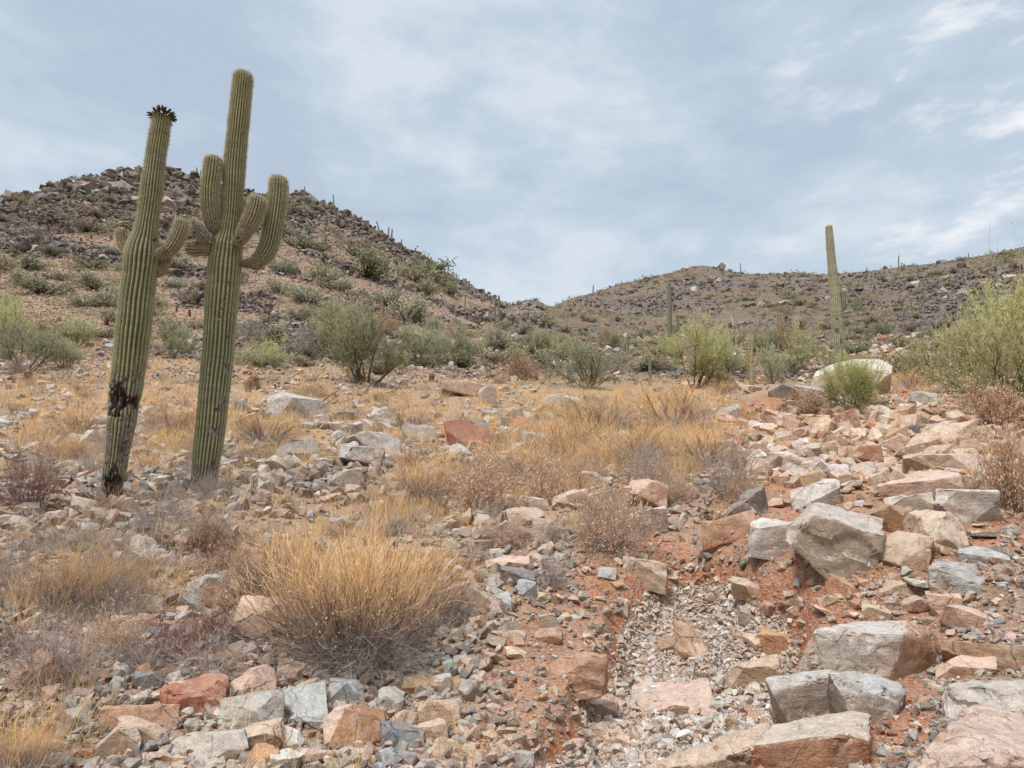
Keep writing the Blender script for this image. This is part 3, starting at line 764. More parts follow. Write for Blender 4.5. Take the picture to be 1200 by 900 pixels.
def shaped_rock(h):
    x1, y1, x2, y2, colour, shape, dr, strata, seed, name, label = h
    (bx, by), pts = SHAPED[seed]
    g = ground(bx, by)[0]; D = float(project(*g)[2])
    D *= {15: .87, 16: .77, 14: .95}.get(seed, 1.0)
    P = [at_depth(a, b, D + d) for a, b, d in pts]
    zl = min(p[2] for p in P)
    P += [p - np.array([0, 0, .45 if seed in (15, 16) else .15]) for p in P if p[2] < zl + .12]
    c = np.mean(P, axis=0)
    P = [Vector(p - c) for p in P]
    me = rock_mesh(seed, P, x2 - x1, 1, 1, D / F * 4.5, strata=strata, rough=.8) if False else rock_mesh(seed, P, *(max(p[i] for p in P) - min(p[i] for p in P) for i in range(3)), D / F * 4.5, strata=strata, rough=.85)
    me.name = name
    o = link(name, me, loc=tuple(c)); set_stone(o, colour, .04)
    o['flank'] = 1.0 if seed in (11, 28) else 0.0
    return tag(o, label, 'boulder' if name == 'boulder' else 'rock')
for h in HERO:
    if h[8] in SHAPED: shaped_rock(h)
    else: hero_rock(*h)

# ------------------------------------------------------------------ label machinery
LM = [(130, 560, 'leaning scarred saguaro'), (240, 550, 'taller green saguaro'), (410, 690, 'big golden bush'), (547, 510, 'brick red block'), (720, 500, 'grassy mound'),
      (980, 635, 'big layered boulder'), (1030, 765, 'large pale boulder'), (1130, 870, 'pinkish corner boulder'), (790, 818, 'flat sandy bedrock'), (665, 780, 'long tan beam rock'),
      (765, 590, 'cream and pink ledge boulder'), (598, 660, 'flat pinkish capstone'), (227, 818, 'layered brick red slab'), (415, 855, 'pinkish white boulder'), (110, 690, 'twiggy dry bush'),
      (345, 478, 'rock with dead branch'), (1000, 450, 'round green bush'), (975, 400, 'tall bare saguaro'), (430, 430, 'dark branched palo verde'), (1160, 440, 'yellow green bush at right'),
      (1100, 520, 'cream topped boulder'), (820, 430, 'green thicket with saguaro'), (150, 200, 'rocky left summit'), (625, 355, 'dark rocky knob in the saddle'), (830, 315, 'right hill top'),
      (35, 550, 'reddish twig bush'), (1180, 560, 'dry bush at right edge'), (60, 480, 'left meadow'), (690, 430, 'green scrub in the saddle'), (1130, 320, 'dark outcrop on right hill'),
      (330, 300, 'tall arm of the green saguaro'), (40, 330, 'left slope'), (470, 330, 'middle of the left ridge'), (900, 370, 'right hillside')]
ORD = ['nearest', 'second nearest', 'third nearest', 'fourth nearest', 'fifth nearest', 'sixth nearest', 'seventh nearest', 'eighth nearest', 'ninth nearest', 'tenth nearest', 'eleventh nearest', 'twelfth nearest']
AUTO = []
def autolabel(o, base, px, py, lms=None):
    best = None
    for l in (lms or LM):
        d = math.hypot((px - l[0]), (py - l[1]) * 1.6)
        if best is None or d < best[0]: best = (d, l)
    d, l = best
    dx, dy = px - l[0], py - l[1]
    if abs(dx) > abs(dy) * 1.1: rel = 'left of' if dx < 0 else 'right of'
    else: rel = 'below' if dy > 0 else 'above'
    AUTO.append((o, base, rel, l[2], d))
def finish_labels():
    groups = {}
    for a in AUTO: groups.setdefault((a[1], a[2], a[3]), []).append(a)
    for (base, rel, lm), L in groups.items():
        L.sort(key=lambda a: a[4])
        for i, a in enumerate(L):
            if len(L) == 1: s = f'{base} {rel} the {lm}'
            else:
                k = min(i, len(ORD) - 1)
                s = f'{base} {rel} the {lm}, {ORD[k]} of these'
                if len(s.split()) > 16: s = s[:-9]
                if len(s.split()) > 16: s = s.replace(' shaped', '')
            a[0]['label'] = s

# ------------------------------------------------------------------ mid-size rocks (individuals)
PROTO = {}
for sh in ('block', 'slab', 'wedge', 'boulder', 'shard'):
    PROTO[sh] = [rock_mesh(500 + k * 13 + len(sh), sh, 1.0, {'slab': .85, 'shard': .55}.get(sh, .85), {'slab': .42, 'shard': .36, 'boulder': .75}.get(sh, .62), 0.075, rough=0.9, strata=(0.5 if k == 1 else 0)) for k in range(4)]
    for m in PROTO[sh]: m.name = 'rock'
ZONES = [ # cx,cy,rx,ry,weight,palette,(size px range)
 (240, 760, 230, 90, 30, ['grey', 'tan', 'pinkish', 'bluish grey', 'pale grey'], (16, 34)),
 (330, 870, 300, 34, 26, ['grey', 'tan', 'pinkish', 'bluish grey', 'orange', 'brown'], (20, 42)),
 (590, 640, 90, 60, 18, ['grey', 'tan', 'pinkish', 'pale grey', 'bluish grey'], (14, 30)),
 (640, 720, 110, 60, 12, ['tan', 'orange', 'pinkish', 'grey'], (13, 28)),
 (1010, 560, 150, 60, 62, ['tan', 'pinkish', 'pale grey', 'tan', 'grey', 'brown', 'orange'], (22, 60)),
 (1085, 640, 95, 75, 18, ['tan', 'pale grey', 'grey', 'tan', 'pinkish'], (24, 58)),
 (1080, 690, 100, 60, 10, ['tan', 'pinkish', 'orange', 'grey'], (12, 26)),
 (900, 470, 140, 16, 12, ['grey', 'pale grey', 'dark grey', 'tan'], (10, 22)),
 (400, 530, 150, 40, 20, ['grey', 'bluish grey', 'pale grey', 'dark grey'], (14, 34)),
 (120, 610, 120, 60, 14, ['grey', 'pale grey', 'bluish grey', 'tan'], (14, 32)),
 (820, 850, 120, 60, 12, ['tan', 'pinkish', 'grey'], (14, 28)),
 (920, 750, 60, 60, 8, ['tan', 'orange', 'pinkish'], (14, 28)),
]
occ = [(h[0], h[1], h[2], h[3]) for h in HERO]
SZW = [(18, 'small'), (27, 'medium sized'), (99, 'larger')]
nmid = 0
for (cx, cy, ax, ay, n, pal, szr) in ZONES:
    k = 0; tries = 0
    while k < n and tries < 500:
        tries += 1
        t = rnd.uniform(0, 2 * math.pi); q = math.sqrt(rnd.random())
        x, y = cx + ax * q * math.cos(t), cy + ay * q * math.sin(t)
        if not (3 < x < 1197 and y < 893): continue
        s = szr[0] + (szr[1] - szr[0]) * rnd.random() ** 1.6
        if any(a - s * .25 < x < c + s * .25 and b - s * .2 < y < d + s * .2 for a, b, c, d in occ): continue
        g = ground(x, y)[0]; Dp = project(*g)[2]
        W = s * Dp / F
        sh = rnd.choice(['block', 'block', 'slab', 'slab', 'wedge', 'boulder', 'shard'])
        pi_ = rnd.randrange(4)
        o = bpy.data.objects.new('rock', PROTO[sh][pi_]); COL.objects.link(o)
        sc = (W, W * rnd.uniform(.7, 1.1), W * rnd.uniform(.7, 1.25))
        o.scale = sc
        o.rotation_euler = (rnd.uniform(-.35, .35), rnd.uniform(-.35, .35), rnd.uniform(0, 6.28))
        o.location = (g[0], g[1], g[2] + W * 0.12)
        c = rnd.choice(pal); set_stone(o, c)
        tag(o, 'x', 'rock', 'loose rocks on the slope')
        shape_w = {'block': 'blocky rock', 'slab': 'flat rock', 'wedge': 'wedge shaped rock', 'boulder': 'rounded rock', 'shard': 'long narrow rock'}[sh]
        sw = next(w for lim, w in SZW if s < lim)
        autolabel(o, f'{sw} {c} {shape_w}', x, y)
        occ.append((x - s / 2, y - s * .35, x + s / 2, y + s * .3))
        k += 1; nmid += 1

# ------------------------------------------------------------------ loose stones as stuff
def hull_proto(seed, n=13, flat=0.6):
    r = np.random.default_rng(seed)
    P = r.normal(size=(n, 3)); P /= np.linalg.norm(P, axis=1)[:, None]
    P = np.sign(P) * np.abs(P) ** 0.6
    P *= np.array([1, r.uniform(.6, .95), flat * r.uniform(.7, 1.2)]) * 0.5
    bm = bmesh.new()
    for p in P: bm.verts.new(p)
    bmesh.ops.convex_hull(bm, input=bm.verts)
    for v in [v for v in bm.verts if not v.link_faces]: bm.verts.remove(v)
    bmesh.ops.triangulate(bm, faces=bm.faces)
    bm.verts.index_update()
    V = np.array([v.co[:] for v in bm.verts]); Fc = np.array([[v.index for v in f.verts] for f in bm.faces])
    bm.free(); return V, Fc
HP = [hull_proto(100 + i, 11 + i % 6, [.45, .6, .8][i % 3]) for i in range(24)]

def rotmats(yaw, a, b):
    cy, sy = np.cos(yaw), np.sin(yaw); ca, sa = np.cos(a), np.sin(a); cb, sb = np.cos(b), np.sin(b)
    z = np.zeros_like(yaw); o = np.ones_like(yaw)
    Rz = np.stack([cy, -sy, z, sy, cy, z, z, z, o], -1).reshape(-1, 3, 3)
    Rx = np.stack([o, z, z, z, ca, -sa, z, sa, ca], -1).reshape(-1, 3, 3)
    Ry = np.stack([cb, z, sb, z, o, z, -sb, z, cb], -1).reshape(-1, 3, 3)
    return Rz @ Rx @ Ry

def stones(name, P, S, C, tilt=0.5, sink=0.15, cat_label=None):
    N = len(P); pr = rng.integers(0, len(HP), N)
    Rm = rotmats(rng.uniform(0, 6.28, N), rng.normal(0, tilt, N), rng.normal(0, tilt, N))
    sc = S[:, None] * np.stack([np.ones(N), rng.uniform(.65, 1.05, N), rng.uniform(.7, 1.3, N)], -1)
    Vs, Fs, Cs = [], [], []; off = 0
    for p, (pv, pf) in enumerate(HP):
        ix = np.nonzero(pr == p)[0]
        if not len(ix): continue
        v = pv[None] * sc[ix][:, None, :]
        v = np.einsum('nij,nkj->nki', Rm[ix], v)
        v = v + P[ix][:, None, :]; v[..., 2] += (S[ix] * sink)[:, None]
        f = pf[None] + (np.arange(len(ix)) * len(pv))[:, None, None] + off
        Vs.append(v.reshape(-1, 3)); Fs.append(f.reshape(-1, 3)); Cs.append(np.repeat(C[ix], len(pv), axis=0))
        off += v.shape[0] * v.shape[1]
    me = mesh_from(name, np.concatenate(Vs), np.concatenate(Fs), M_STONE, np.concatenate(Cs))
    o = link(name, me); return tag(o, cat_label, name.replace('_', ' '), kind='stuff')

def palcols(names, N, var=0.12):
    C = np.array([PAL[n][0] for n in names])[rng.integers(0, len(names), N)]
    return np.clip(C * (1 + rng.normal(0, var, (N, 1))) + rng.normal(0, 0.012, (N, 3)), .03, .85)

def inpoly(x, y, poly):
    r = np.zeros(len(x), bool); n = len(poly)
    for i in range(n):
        x1, y1 = poly[i]; x2, y2 = poly[(i + 1) % n]
        c = ((y1 > y) != (y2 > y)) & (x < (x2 - x1) * (y - y1) / (y2 - y1 + 1e-9) + x1)
        r ^= c
    return r
CREEKP = [(812, 668), (880, 680), (925, 722), (905, 765), (870, 800), (905, 850), (850, 905), (590, 930), (690, 840), (700, 800), (735, 770), (710, 735), (760, 700)]
def pix(n, x0, x1, y0, y1):
    return rng.uniform(x0, x1, n), rng.uniform(y0, y1, n)
# gravel in the dry wash
x, y = pix(60000, 570, 960, 650, 960)
G = ground(x, y); k = rng.random(len(x)) < sstep(gsamp(WASH, G[:, 0], G[:, 1]), .45, .85) * np.where(y < 760, .9, .55)
x, y, G = x[k], y[k], G[k]
s = (0.016 + 0.026 * rng.random(len(x)) ** 2 + (rng.random(len(x)) < .07) * rng.uniform(.02, .06, len(x))) * np.where(y > 800, 1.4, 1.15)
stones('gravel', G, s, 0.97 * palcols(['pale grey', 'pale grey', 'tan', 'pale grey', 'pinkish', 'grey', 'grey', 'white', 'tan'], len(x)), .5, .22, 'grey and cream pebbles filling the dry wash')
# rubble on the near slopes
x, y = pix(58000, -450, 1700, 545, 1060)
d = 0.35 + 0.65 * sstep(fbm(x / 60, y / 40, seed=12, octv=3), -0.2, 0.3)
d *= 1 - 0.75 * ell(x, y, 400, 680, 130, 90) - 0
d *= 1 - 0.9 * inpoly(x, y, CREEKP)
d *= 1 - 0.55 * ell(x, y, 620, 830, 60, 90)
d *= 1 - 0.62 * fieldmap(RED, x, y)
d *= 1 - 0.5 * ell(x, y, 930, 715, 80, 40)
d = np.clip(d * (1 + .6 * (x < 600)), 0, 1)
k = rng.random(len(x)) < d; x, y = x[k], y[k]
G = ground(x, y); Dp = project(G[:, 0], G[:, 1], G[:, 2])[2]
s = (4.5 + (14 + 9 * (x < 600)) * rng.random(len(x)) ** 2.7) * Dp / F
L = palcols(['grey', 'tan', 'pinkish', 'bluish grey', 'grey', 'pale grey', 'grey', 'tan', 'dark grey'], len(x))
Rr = palcols(['tan', 'pinkish', 'orange', 'tan', 'grey', 'orange'], len(x))
C = np.where((rng.random(len(x)) < fieldmap(RED, x, y) * 0.8)[:, None], Rr, L)
C = C * np.where(rng.random(len(x)) < .35, .55, .9)[:, None]
stones('rubble', G, s, C, .5, .15, 'loose broken stones covering the near slope')
# crumbs
x, y = pix(38000, -450, 1700, 600, 1060)
k = rng.random(len(x)) < (0.25 + 0.75 * fieldmap(RED, x, y)); x, y = x[k], y[k]
G = ground(x, y); Dp = project(G[:, 0], G[:, 1], G[:, 2])[2]
s = (1.8 + 3.2 * rng.random(len(x)) ** 2) * Dp / F
C = palcols(['tan', 'pinkish', 'orange', 'brown', 'tan'], len(x)); stones('grit', G, s, C * .85, .5, .15, 'reddish grit and crumbs of stone on the dirt')
# middle distance stones
x, y = pix(41000, -450, 1650, 395, 570)
d = 0.25 + 0.75 * sstep(fbm(x / 50, y / 22, seed=15, octv=3), -.15, 0.2)
d *= 1 - 0.8 * ell(x, y, 735, 510, 120, 55)
d = np.maximum(d, 0.8 * ell(x, y, 1010, 530, 160, 62)); d *= np.where(y < 455, .7, 1) * .8
k = rng.random(len(x)) < d; x, y = x[k], y[k]
G = ground(x, y); Dp = project(G[:, 0], G[:, 1], G[:, 2])[2]
s = (2.6 + (11 + 9 * (y > 480)) * rng.random(len(x)) ** 3.2) * Dp / F * (1 + 0.9 * ell(x, y, 1010, 540, 160, 62))
L = palcols(['grey', 'pale grey', 'bluish grey', 'dark grey', 'pinkish', 'grey'], len(x))
Rr = palcols(['tan', 'pinkish', 'orange', 'tan', 'pale grey', 'brown'], len(x))
C = np.where((x + rng.normal(0, 40, len(x)) > 800)[:, None], Rr, L)
stones('field_stones', G, s, C, .3, .12, 'stones scattered through the grass and upper gully')
# hillside scree, more and darker on the crags
x, y = pix(185000, -380, 1550, 190, 450)
G = ground(x, y); rr = np.hypot(G[:, 0], G[:, 1])
rm = gsamp(rockmask, G[:, 0], G[:, 1]); dc = np.interp(x, cx_, cd_)
leftm = sstep(-x, -640, -560)
k = (rr < dc * 1.03) & (rr > 24) & (rng.random(len(x)) < (0.5 + 0.45 * rm ** 1.2) * (0.7 + 0.3 * leftm)); x, G, rr, rm, leftm = x[k], G[k], rr[k], rm[k], leftm[k]
s = (1.5 + 6.0 * rng.random(len(x)) ** 3 * (0.35 + rm) + 9 * (rng.random(len(x)) < .02) * rm) * rr / F * (0.6 + 0.4 * leftm)
D1 = palcols(['dark grey'], len(x), .25); D1 = D1 * np.array([1.0, .91, .89]) * 0.85
D2 = palcols(['grey', 'pinkish', 'tan', 'dark grey', 'pale grey'], len(x), .2) * 0.72
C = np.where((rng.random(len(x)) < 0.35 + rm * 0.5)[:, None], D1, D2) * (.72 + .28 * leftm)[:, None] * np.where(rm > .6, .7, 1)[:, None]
stones('scree', G, s, C, .5, .2, 'dark broken rock strewn over both hillsides')
# larger outcrops: tilted slabs in clusters, more of them along the crests
x, y = pix(12600, -350, 1500, 190, 440)
G = ground(x, y); rr = np.hypot(G[:, 0], G[:, 1]); dc = np.interp(x, cx_, cd_); rm = gsamp(rockmask, G[:, 0], G[:, 1])
cl = sstep(fbm(G[:, 0] / 5, G[:, 1] / 5, seed=133, octv=3), .05, .3)
k = (rr > 32) & (rr < dc * 1.01) & (rng.random(len(x)) < cl * (.06 + .75 * rm)); x, G, rr = x[k], G[k], rr[k]
s = rng.uniform(5, 15, len(x)) * rr / F * np.where((x < 260) & (y[k] < 250), 1.5, 1)
C = palcols(['dark grey', 'dark grey', 'grey', 'dark grey'], len(x), .2) * np.array([.85, .79, .78])
_sk = []
for (a, b, q) in [(60, 226, 1.6), (68, 217, 2), (76, 211, 2.6), (88, 212, 1.8), (45, 233, 1.6), (30, 236, 1.2), (104, 208, 1.6), (118, 205, 2.2), (132, 202, 2.4), (147, 199, 3), (158, 201, 2.2), (172, 203, 2.2), (200, 201, 2.2), (212, 204, 2.2), (224, 210, 2), (236, 217, 1.8), (140, 215, 2.6), (165, 214, 2.2), (188, 212, 2.4), (122, 222, 2), (215, 220, 2.4), (395, 248, 2.2), (403, 252, 1.6), (616, 356, 2.6), (624, 354, 3), (632, 357, 2.4), (612, 362, 2), (628, 366, 2.2), (640, 365, 1.6)]:
    for _q in range(3): _sk.append((a + rnd.uniform(-5, 5), b + rnd.uniform(3, 8), q * rnd.uniform(.6, 1.15)))
_sk = np.array(_sk); Gs = ground(_sk[:, 0], _sk[:, 1]); ds = np.hypot(Gs[:, 0], Gs[:, 1]); ok = ds < 330
Gs, ds, qs = Gs[ok], ds[ok], _sk[ok, 2]
G = np.concatenate([G, Gs]); s = np.concatenate([s, qs * 5.2 * ds / F]); C = np.concatenate([C, palcols(['dark grey', 'dark grey', 'grey'], len(qs), .15) * .85])
stones('outcrop', G, s, C, .35, .05, 'tilted dark outcrop slabs clustered on the hills')
# ------------------------------------------------------------------ cacti
def catmull(P, n):
    P = np.asarray(P, float); m = len(P)
    Q = np.concatenate([[2 * P[0] - P[1]], P, [2 * P[-1] - P[-2]]])
    t = np.linspace(0, m - 1 - 1e-6, n); i = t.astype(int); f = (t - i)[:, None]
    a, b, c, d = Q[i], Q[i + 1], Q[i + 2], Q[i + 3]
    return 0.5 * (2 * b + (c - a) * f + (2 * a - 5 * b + 4 * c - d) * f ** 2 + (3 * b - a - 3 * c + d) * f ** 3)

def column(name, path, rad, mat, nribs=20, m=8, ring=0.02, amp=0.13, seed=0, dome=1.0, scars=(), spines=0, spine_col=(0.66, 0.56, 0.38), neck=0.0, parent=None, spine_from=0.0, spine_len=0.02):
    """ribbed cactus column along path (world points), radii at the path points"""
    PR = np.concatenate([np.asarray(path, float), np.asarray(rad, float)[:, None]], 1)
    C = catmull(PR, 400)
    seg = np.linalg.norm(np.diff(C[:, :3], axis=0), axis=1); Ln = np.concatenate([[0], np.cumsum(seg)])
    n = max(8, int(Ln[-1] / ring))
    s = np.linspace(0, Ln[-1], n)
    # finer rings on the dome
    rt = C[-1, 3]; dl = rt * dome
    s = np.concatenate([s[s < Ln[-1] - dl], Ln[-1] - dl * np.cos(np.linspace(0, math.pi / 2, max(6, int(14 * (m > 3)))))[::1]])
    A = np.stack([np.interp(s, Ln, C[:, i]) for i in range(4)], -1)
    P, rr = A[:, :3], A[:, 3].copy()
    q = np.clip((s - (Ln[-1] - dl)) / dl, 0, 1); rr *= np.sqrt(np.clip(1 - q ** 2, 0.0004, 1))
    if neck: rr *= 0.45 + 0.55 * sstep(s, 0, neck)
    T = np.gradient(P, axis=0); T /= np.linalg.norm(T, axis=1)[:, None] + 1e-9
    U = np.zeros_like(T); u = np.array([1.0, 0, 0]); u -= u.dot(T[0]) * T[0]; u /= np.linalg.norm(u)
    for i in range(len(T)):
        u = u - u.dot(T[i]) * T[i]; u /= np.linalg.norm(u); U[i] = u
    W = np.cross(T, U)
    na = nribs * m
    th = np.arange(na) / na * 2 * math.pi
    uu = (th * nribs / (2 * math.pi)) % 1
    tri = 1 - np.abs(2 * uu - 1)
    h = tri ** 0.62
    tw = 0.05 * vnoise(s * 1.3, s * 0 + seed)  # slight wander of the ribs
    rn = 1 + 0.03 * vnoise(s * 5, s * 0 + seed, seed=seed) + 0.016 * vnoise(s * 17, s * 0 + 3, seed=seed)
    rho = rr[:, None] * rn[:, None] * (1 - amp + amp * h[None, :])
    ang = th[None, :] + tw[:, None] + 0.02 * vnoise(s[:, None] * 4 + 0 * th[None], np.cos(th)[None] * 2 + 0 * s[:, None], seed=seed + 3)
    sc = np.zeros_like(rho)
    tx = np.cos(ang)[..., None] * U[:, None] + np.sin(ang)[..., None] * W[:, None]
    V = P[:, None] + tx * rho[..., None]
    nz = fbm(V[..., 0] * 14, V[..., 1] * 14, V[..., 2] * 6, octv=5, seed=seed + 7, gain=.65)
    for (spx, spy, sx, sy, st) in scars:   # scar centres and sizes given in photo pixels, on the side seen in the photo
        qx, qy, qd = project(V[..., 0], V[..., 1], V[..., 2])
        e = np.hypot((qx - spx) / sx, (qy - spy) / sy) + nz * 2.1
        front = (qd < (project(P[:, 0], P[:, 1], P[:, 2])[2])[:, None] + 0.05)
        sc = np.maximum(sc, (1 - sstep(e, 0.5, 1.2)) * st * front * (1.1 + .7 * nz))
    low = 1 - sstep(s, 0.0, 0.9)
    if scars or spines: sc = np.maximum(sc, low[:, None] * (0.5 + 0.9 * nz) * (m > 5))
    if neck: sc = np.maximum(sc, (1 - sstep(s, neck * .2, neck * 1.3))[:, None] * (.7 + .6 * nz))
    V = V - tx * (rho * 0.32 * np.clip(sc - 0.5, 0, 1) * (1 + 1.8 * nz))[..., None]
    nr = len(s)
    Vf = V.reshape(-1, 3)
    i, j = np.meshgrid(np.arange(nr - 1), np.arange(na), indexing='ij')
    a = (i * na + j).ravel(); b = (i * na + (j + 1) % na).ravel()
    Fq = np.stack([a, b, b + na, a + na], 1)
    ribv = np.repeat(tri[None], nr, 0).ravel()
    mi = np.zeros(len(Fq), int)
    cols = np.tile(np.array([[.3, .3, .15]]), (len(Vf), 1)); scv = sc.ravel()
    if spines:
        sp = np.arange(spine_from, Ln[-1] - 0.02, 0.024)
        ri = np.arange(nribs) * m + m // 2
        si = np.clip(np.searchsorted(s, sp), 0, nr - 1)
        base = V[si][:, ri].reshape(-1, 3); out = tx[si][:, ri].reshape(-1, 3); tt = np.repeat(T[si], nribs, axis=0)
        sk = sc[si][:, ri].ravel() < 0.4
        base, out, tt = base[sk], out[sk], tt[sk]
        NS = spines
        base = np.repeat(base, NS, 0) + rng.normal(0, .003, (len(base) * NS, 3)); out = np.repeat(out, NS, 0); tt = np.repeat(tt, NS, 0)
        d = out * 0.8 + rng.normal(0, .55, base.shape); d /= np.linalg.norm(d, axis=1)[:, None]
        tp = np.repeat(np.repeat(sstep(sp, Ln[-1] - .5, Ln[-1]), nribs)[sk], NS); Ls = spine_len * rng.uniform(.5, 1.3, len(base)) * (1 + .9 * tp)
        tip = base + d * Ls[:, None]
        wv = np.cross(d, rng.normal(size=d.shape)); wv /= np.linalg.norm(wv, axis=1)[:, None] + 1e-9
        v3 = np.stack([base - wv * .0019, base + wv * .0019, tip + wv * 0.0004, tip - wv * .0004], 1).reshape(-1, 3)
        f3 = np.arange(len(v3)).reshape(-1, 4) + len(Vf)
        Fq = np.concatenate([Fq, f3]); mi = np.concatenate([mi, np.ones(len(f3), int)])
        Vf = np.concatenate([Vf, v3]); ribv = np.concatenate([ribv, np.ones(len(v3))]); scv = np.concatenate([scv, np.zeros(len(v3))])
        sc3 = np.array(spine_col)[None] * rng.uniform(.65, 1.25, (len(base), 1)); sc3 = np.repeat(sc3, 4, 0)
        cols = np.concatenate([cols, sc3])
    og = np.array([0, 0, 0.0]) if parent is None else np.array(parent.location)
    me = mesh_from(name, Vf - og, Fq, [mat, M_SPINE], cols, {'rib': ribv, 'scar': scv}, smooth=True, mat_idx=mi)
    return link(name, me, parent)

def px_path(pts, D, dd=None):
    """[(px, py, full width px)] at camera depth D -> points, radii"""
    P = []; r = []
    for k, (x, y, w) in enumerate(pts):
        d = D + (dd[k] if dd else 0)
        P.append(at_depth(x, y, d)); r.append(w * d / F / 2 * .96 / math.sqrt(1 + ((x - 600) / F) ** 2))
    return P, r

def empty(name, loc, label=None, cat=None, group=None):
    o = bpy.data.objects.new(name, None); COL.objects.link(o); o.location = loc; o.empty_display_size = .2
    return tag(o, label, cat, group)

# leaning scarred saguaro
g = ground(130, 585)[0]; DL = float(project(*g)[2])
e = empty('saguaro_cactus', g, 'left saguaro with dark rotted base, scarred trunk and crown of dried fruit', 'saguaro cactus', 'two big saguaros on the left slope')
P, r = px_path([(126, 603, 24), (130, 575, 28), (136, 540, 31), (141, 505, 36), (146, 465, 40), (151, 430, 43), (156, 390, 45), (160, 350, 45), (164, 318, 44), (167, 292, 43), (170, 276, 33), (174, 250, 28), (178, 220, 28), (183, 180, 26), (187, 155, 24), (190, 133, 21)], DL)
column('trunk', P, r, M_CACT, 23, 8, .012, .17, 1, .35, scars=[(140, 468, 24, 24, 1.0), (160, 470, 14, 12, .9), (126, 566, 19, 22, 1.0), (134, 585, 22, 14, 1.0), (144, 530, 9, 24, .75), (150, 500, 8, 30, .6), (128, 515, 5, 20, .6), (160, 440, 8, 12, .5), (181, 282, 3, 3, .9), (150, 545, 8, 10, .8)], spines=5, parent=e, spine_from=1.3)
P, r = px_path([(180, 300, 12), (192, 296, 17), (203, 287, 20), (211, 272, 20), (215, 255, 17)], DL, [0, -.06, -.08, -.08, -.08])
column('arm', P, r, M_CACT, 17, 8, .012, .17, 2, .8, spines=6, parent=e, neck=.1)
P, r = px_path([(176, 322, 12), (187, 317, 16), (193, 303, 17), (194, 285, 15)], DL, [0, .1, .14, .16])
column('arm', P, r, M_CACT, 17, 8, .012, .17, 3, .8, spines=6, parent=e, neck=.1)
P, r = px_path([(155, 300, 10), (148, 293, 14), (143, 280, 15), (142, 266, 13)], DL, [.05, .08, .1, .1])
column('arm', P, r, M_CACT, 15, 8, .012, .17, 4, .8, spines=6, parent=e, neck=.08)

def fruit_cluster(name, centre, rad, n, size, parent, up=0.4, seed=0):
    r_ = np.random.default_rng(seed)
    V, Fc, Cc = [], [], []; off = 0
    for k in range(n):
        a = r_.uniform(0, 6.28); el = r_.uniform(-.5, 1.1)
        d = np.array([math.cos(a) * math.cos(el), math.sin(a) * math.cos(el), math.sin(el) + up * .3]); d /= np.linalg.norm(d)
        b = np.array(centre) + d * rad * np.array([1, 1, .55])
        L = size * r_.uniform(.7, 1.4); w = L * .17
        s1 = np.cross(d, [0.3, .2, 1.0]); s1 /= np.linalg.norm(s1); s2 = np.cross(d, s1)
        rings = [(0, .35), (.3, 1), (.65, .9), (.85, .45), (1.0, .75)]
        for t, q in rings:
            for m in range(5):
                aa = m * 1.2566
                V.append(b + d * L * t + (s1 * math.cos(aa) + s2 * math.sin(aa)) * w * q)
                Cc.append([.10, .075, .04] if t < .8 else [.035, .025, .018])
        for q in range(4):
            for m in range(5):
                Fc.append([off + q * 5 + m, off + q * 5 + (m + 1) % 5, off + q * 5 + 5 + (m + 1) % 5, off + q * 5 + 5 + m])
        Fc.append([off + 20, off + 21, off + 22, off + 23]); off += 25
    og = np.array(parent.location)
    return link(name, mesh_from(name, np.array(V) - og, np.array(Fc), M_WOOD, np.array(Cc)), parent)
fruit_cluster('fruit_cluster', at_depth(190, 137, DL), .10, 110, .058, e, seed=1)
fruit_cluster('fruit_cluster', at_depth(213, 253, DL - .08), .05, 12, .05, e, seed=2)
fruit_cluster('fruit_cluster', at_depth(142, 266, DL + .1), .05, 9, .05, e, seed=3)

# taller saguaro
g = ground(239, 576)[0]; DR = float(project(*g)[2])
e = empty('saguaro_cactus', g, 'tall green saguaro with five raised arms, right of the scarred one', 'saguaro cactus', 'two big saguaros on the left slope')
P, r = px_path([(236, 592, 34), (239, 565, 34), (243, 530, 36), (247, 500, 38), (251, 460, 39), (255, 420, 40), (258, 380, 40), (261, 340, 41), (264, 305, 41), (266, 287, 40), (268, 274, 30), (270, 258, 26), (273, 225, 26), (275, 193, 27), (279, 150, 26), (282, 120, 25), (284, 100, 24), (286, 82, 22)], DR)
hs = [(263, 350, 2.5, 3), (264, 345, 4, 3), (260, 362, 3, 2), (268, 331, 2, 2), (253, 504, 9, 4), (254, 480, 6, 5), (262, 470, 5, 6), (257, 372, 3, 2), (246, 440, 2, 2), (268, 395, 2.5, 2.5), (266, 430, 3, 4), (270, 375, 2, 2), (263, 420, 2, 2), (250, 545, 5, 12), (232, 560, 4, 10), (242, 574, 12, 7), (268, 280, 6, 3)]
column('trunk', P, r, M_CACT, 24, 8, .012, .15, 5, .9, scars=[(a, b, c * 1.25, d * 1.25, .72) for a, b, c, d in hs], spines=6, parent=e, spine_from=2.6)
arms = [([(262, 282, 10), (255, 272, 18), (248, 255, 22), (246, 225, 24), (249, 200, 24), (251, 181, 22)], [0, -.05, -.12, -.14, -.14, -.14]),
        ([(256, 284, 10), (246, 280, 16), (236, 274, 20), (227, 263, 18)], [-.1, -.16, -.2, -.22]),
        ([(256, 290, 10), (244, 291, 18), (231, 291, 20), (217, 290, 17)], [-.05, -.1, -.12, -.12]),
        ([(272, 286, 10), (280, 282, 16), (289, 268, 21), (298, 250, 24), (303, 228, 22)], [-.1, -.18, -.22, -.24, -.24]),
        ([(280, 311, 10), (290, 309, 13), (301, 307, 20), (314, 291, 24), (321, 262, 24), (325, 232, 24), (327, 205, 21)], [0, -.02, 0, 0, 0, 0, 0])]
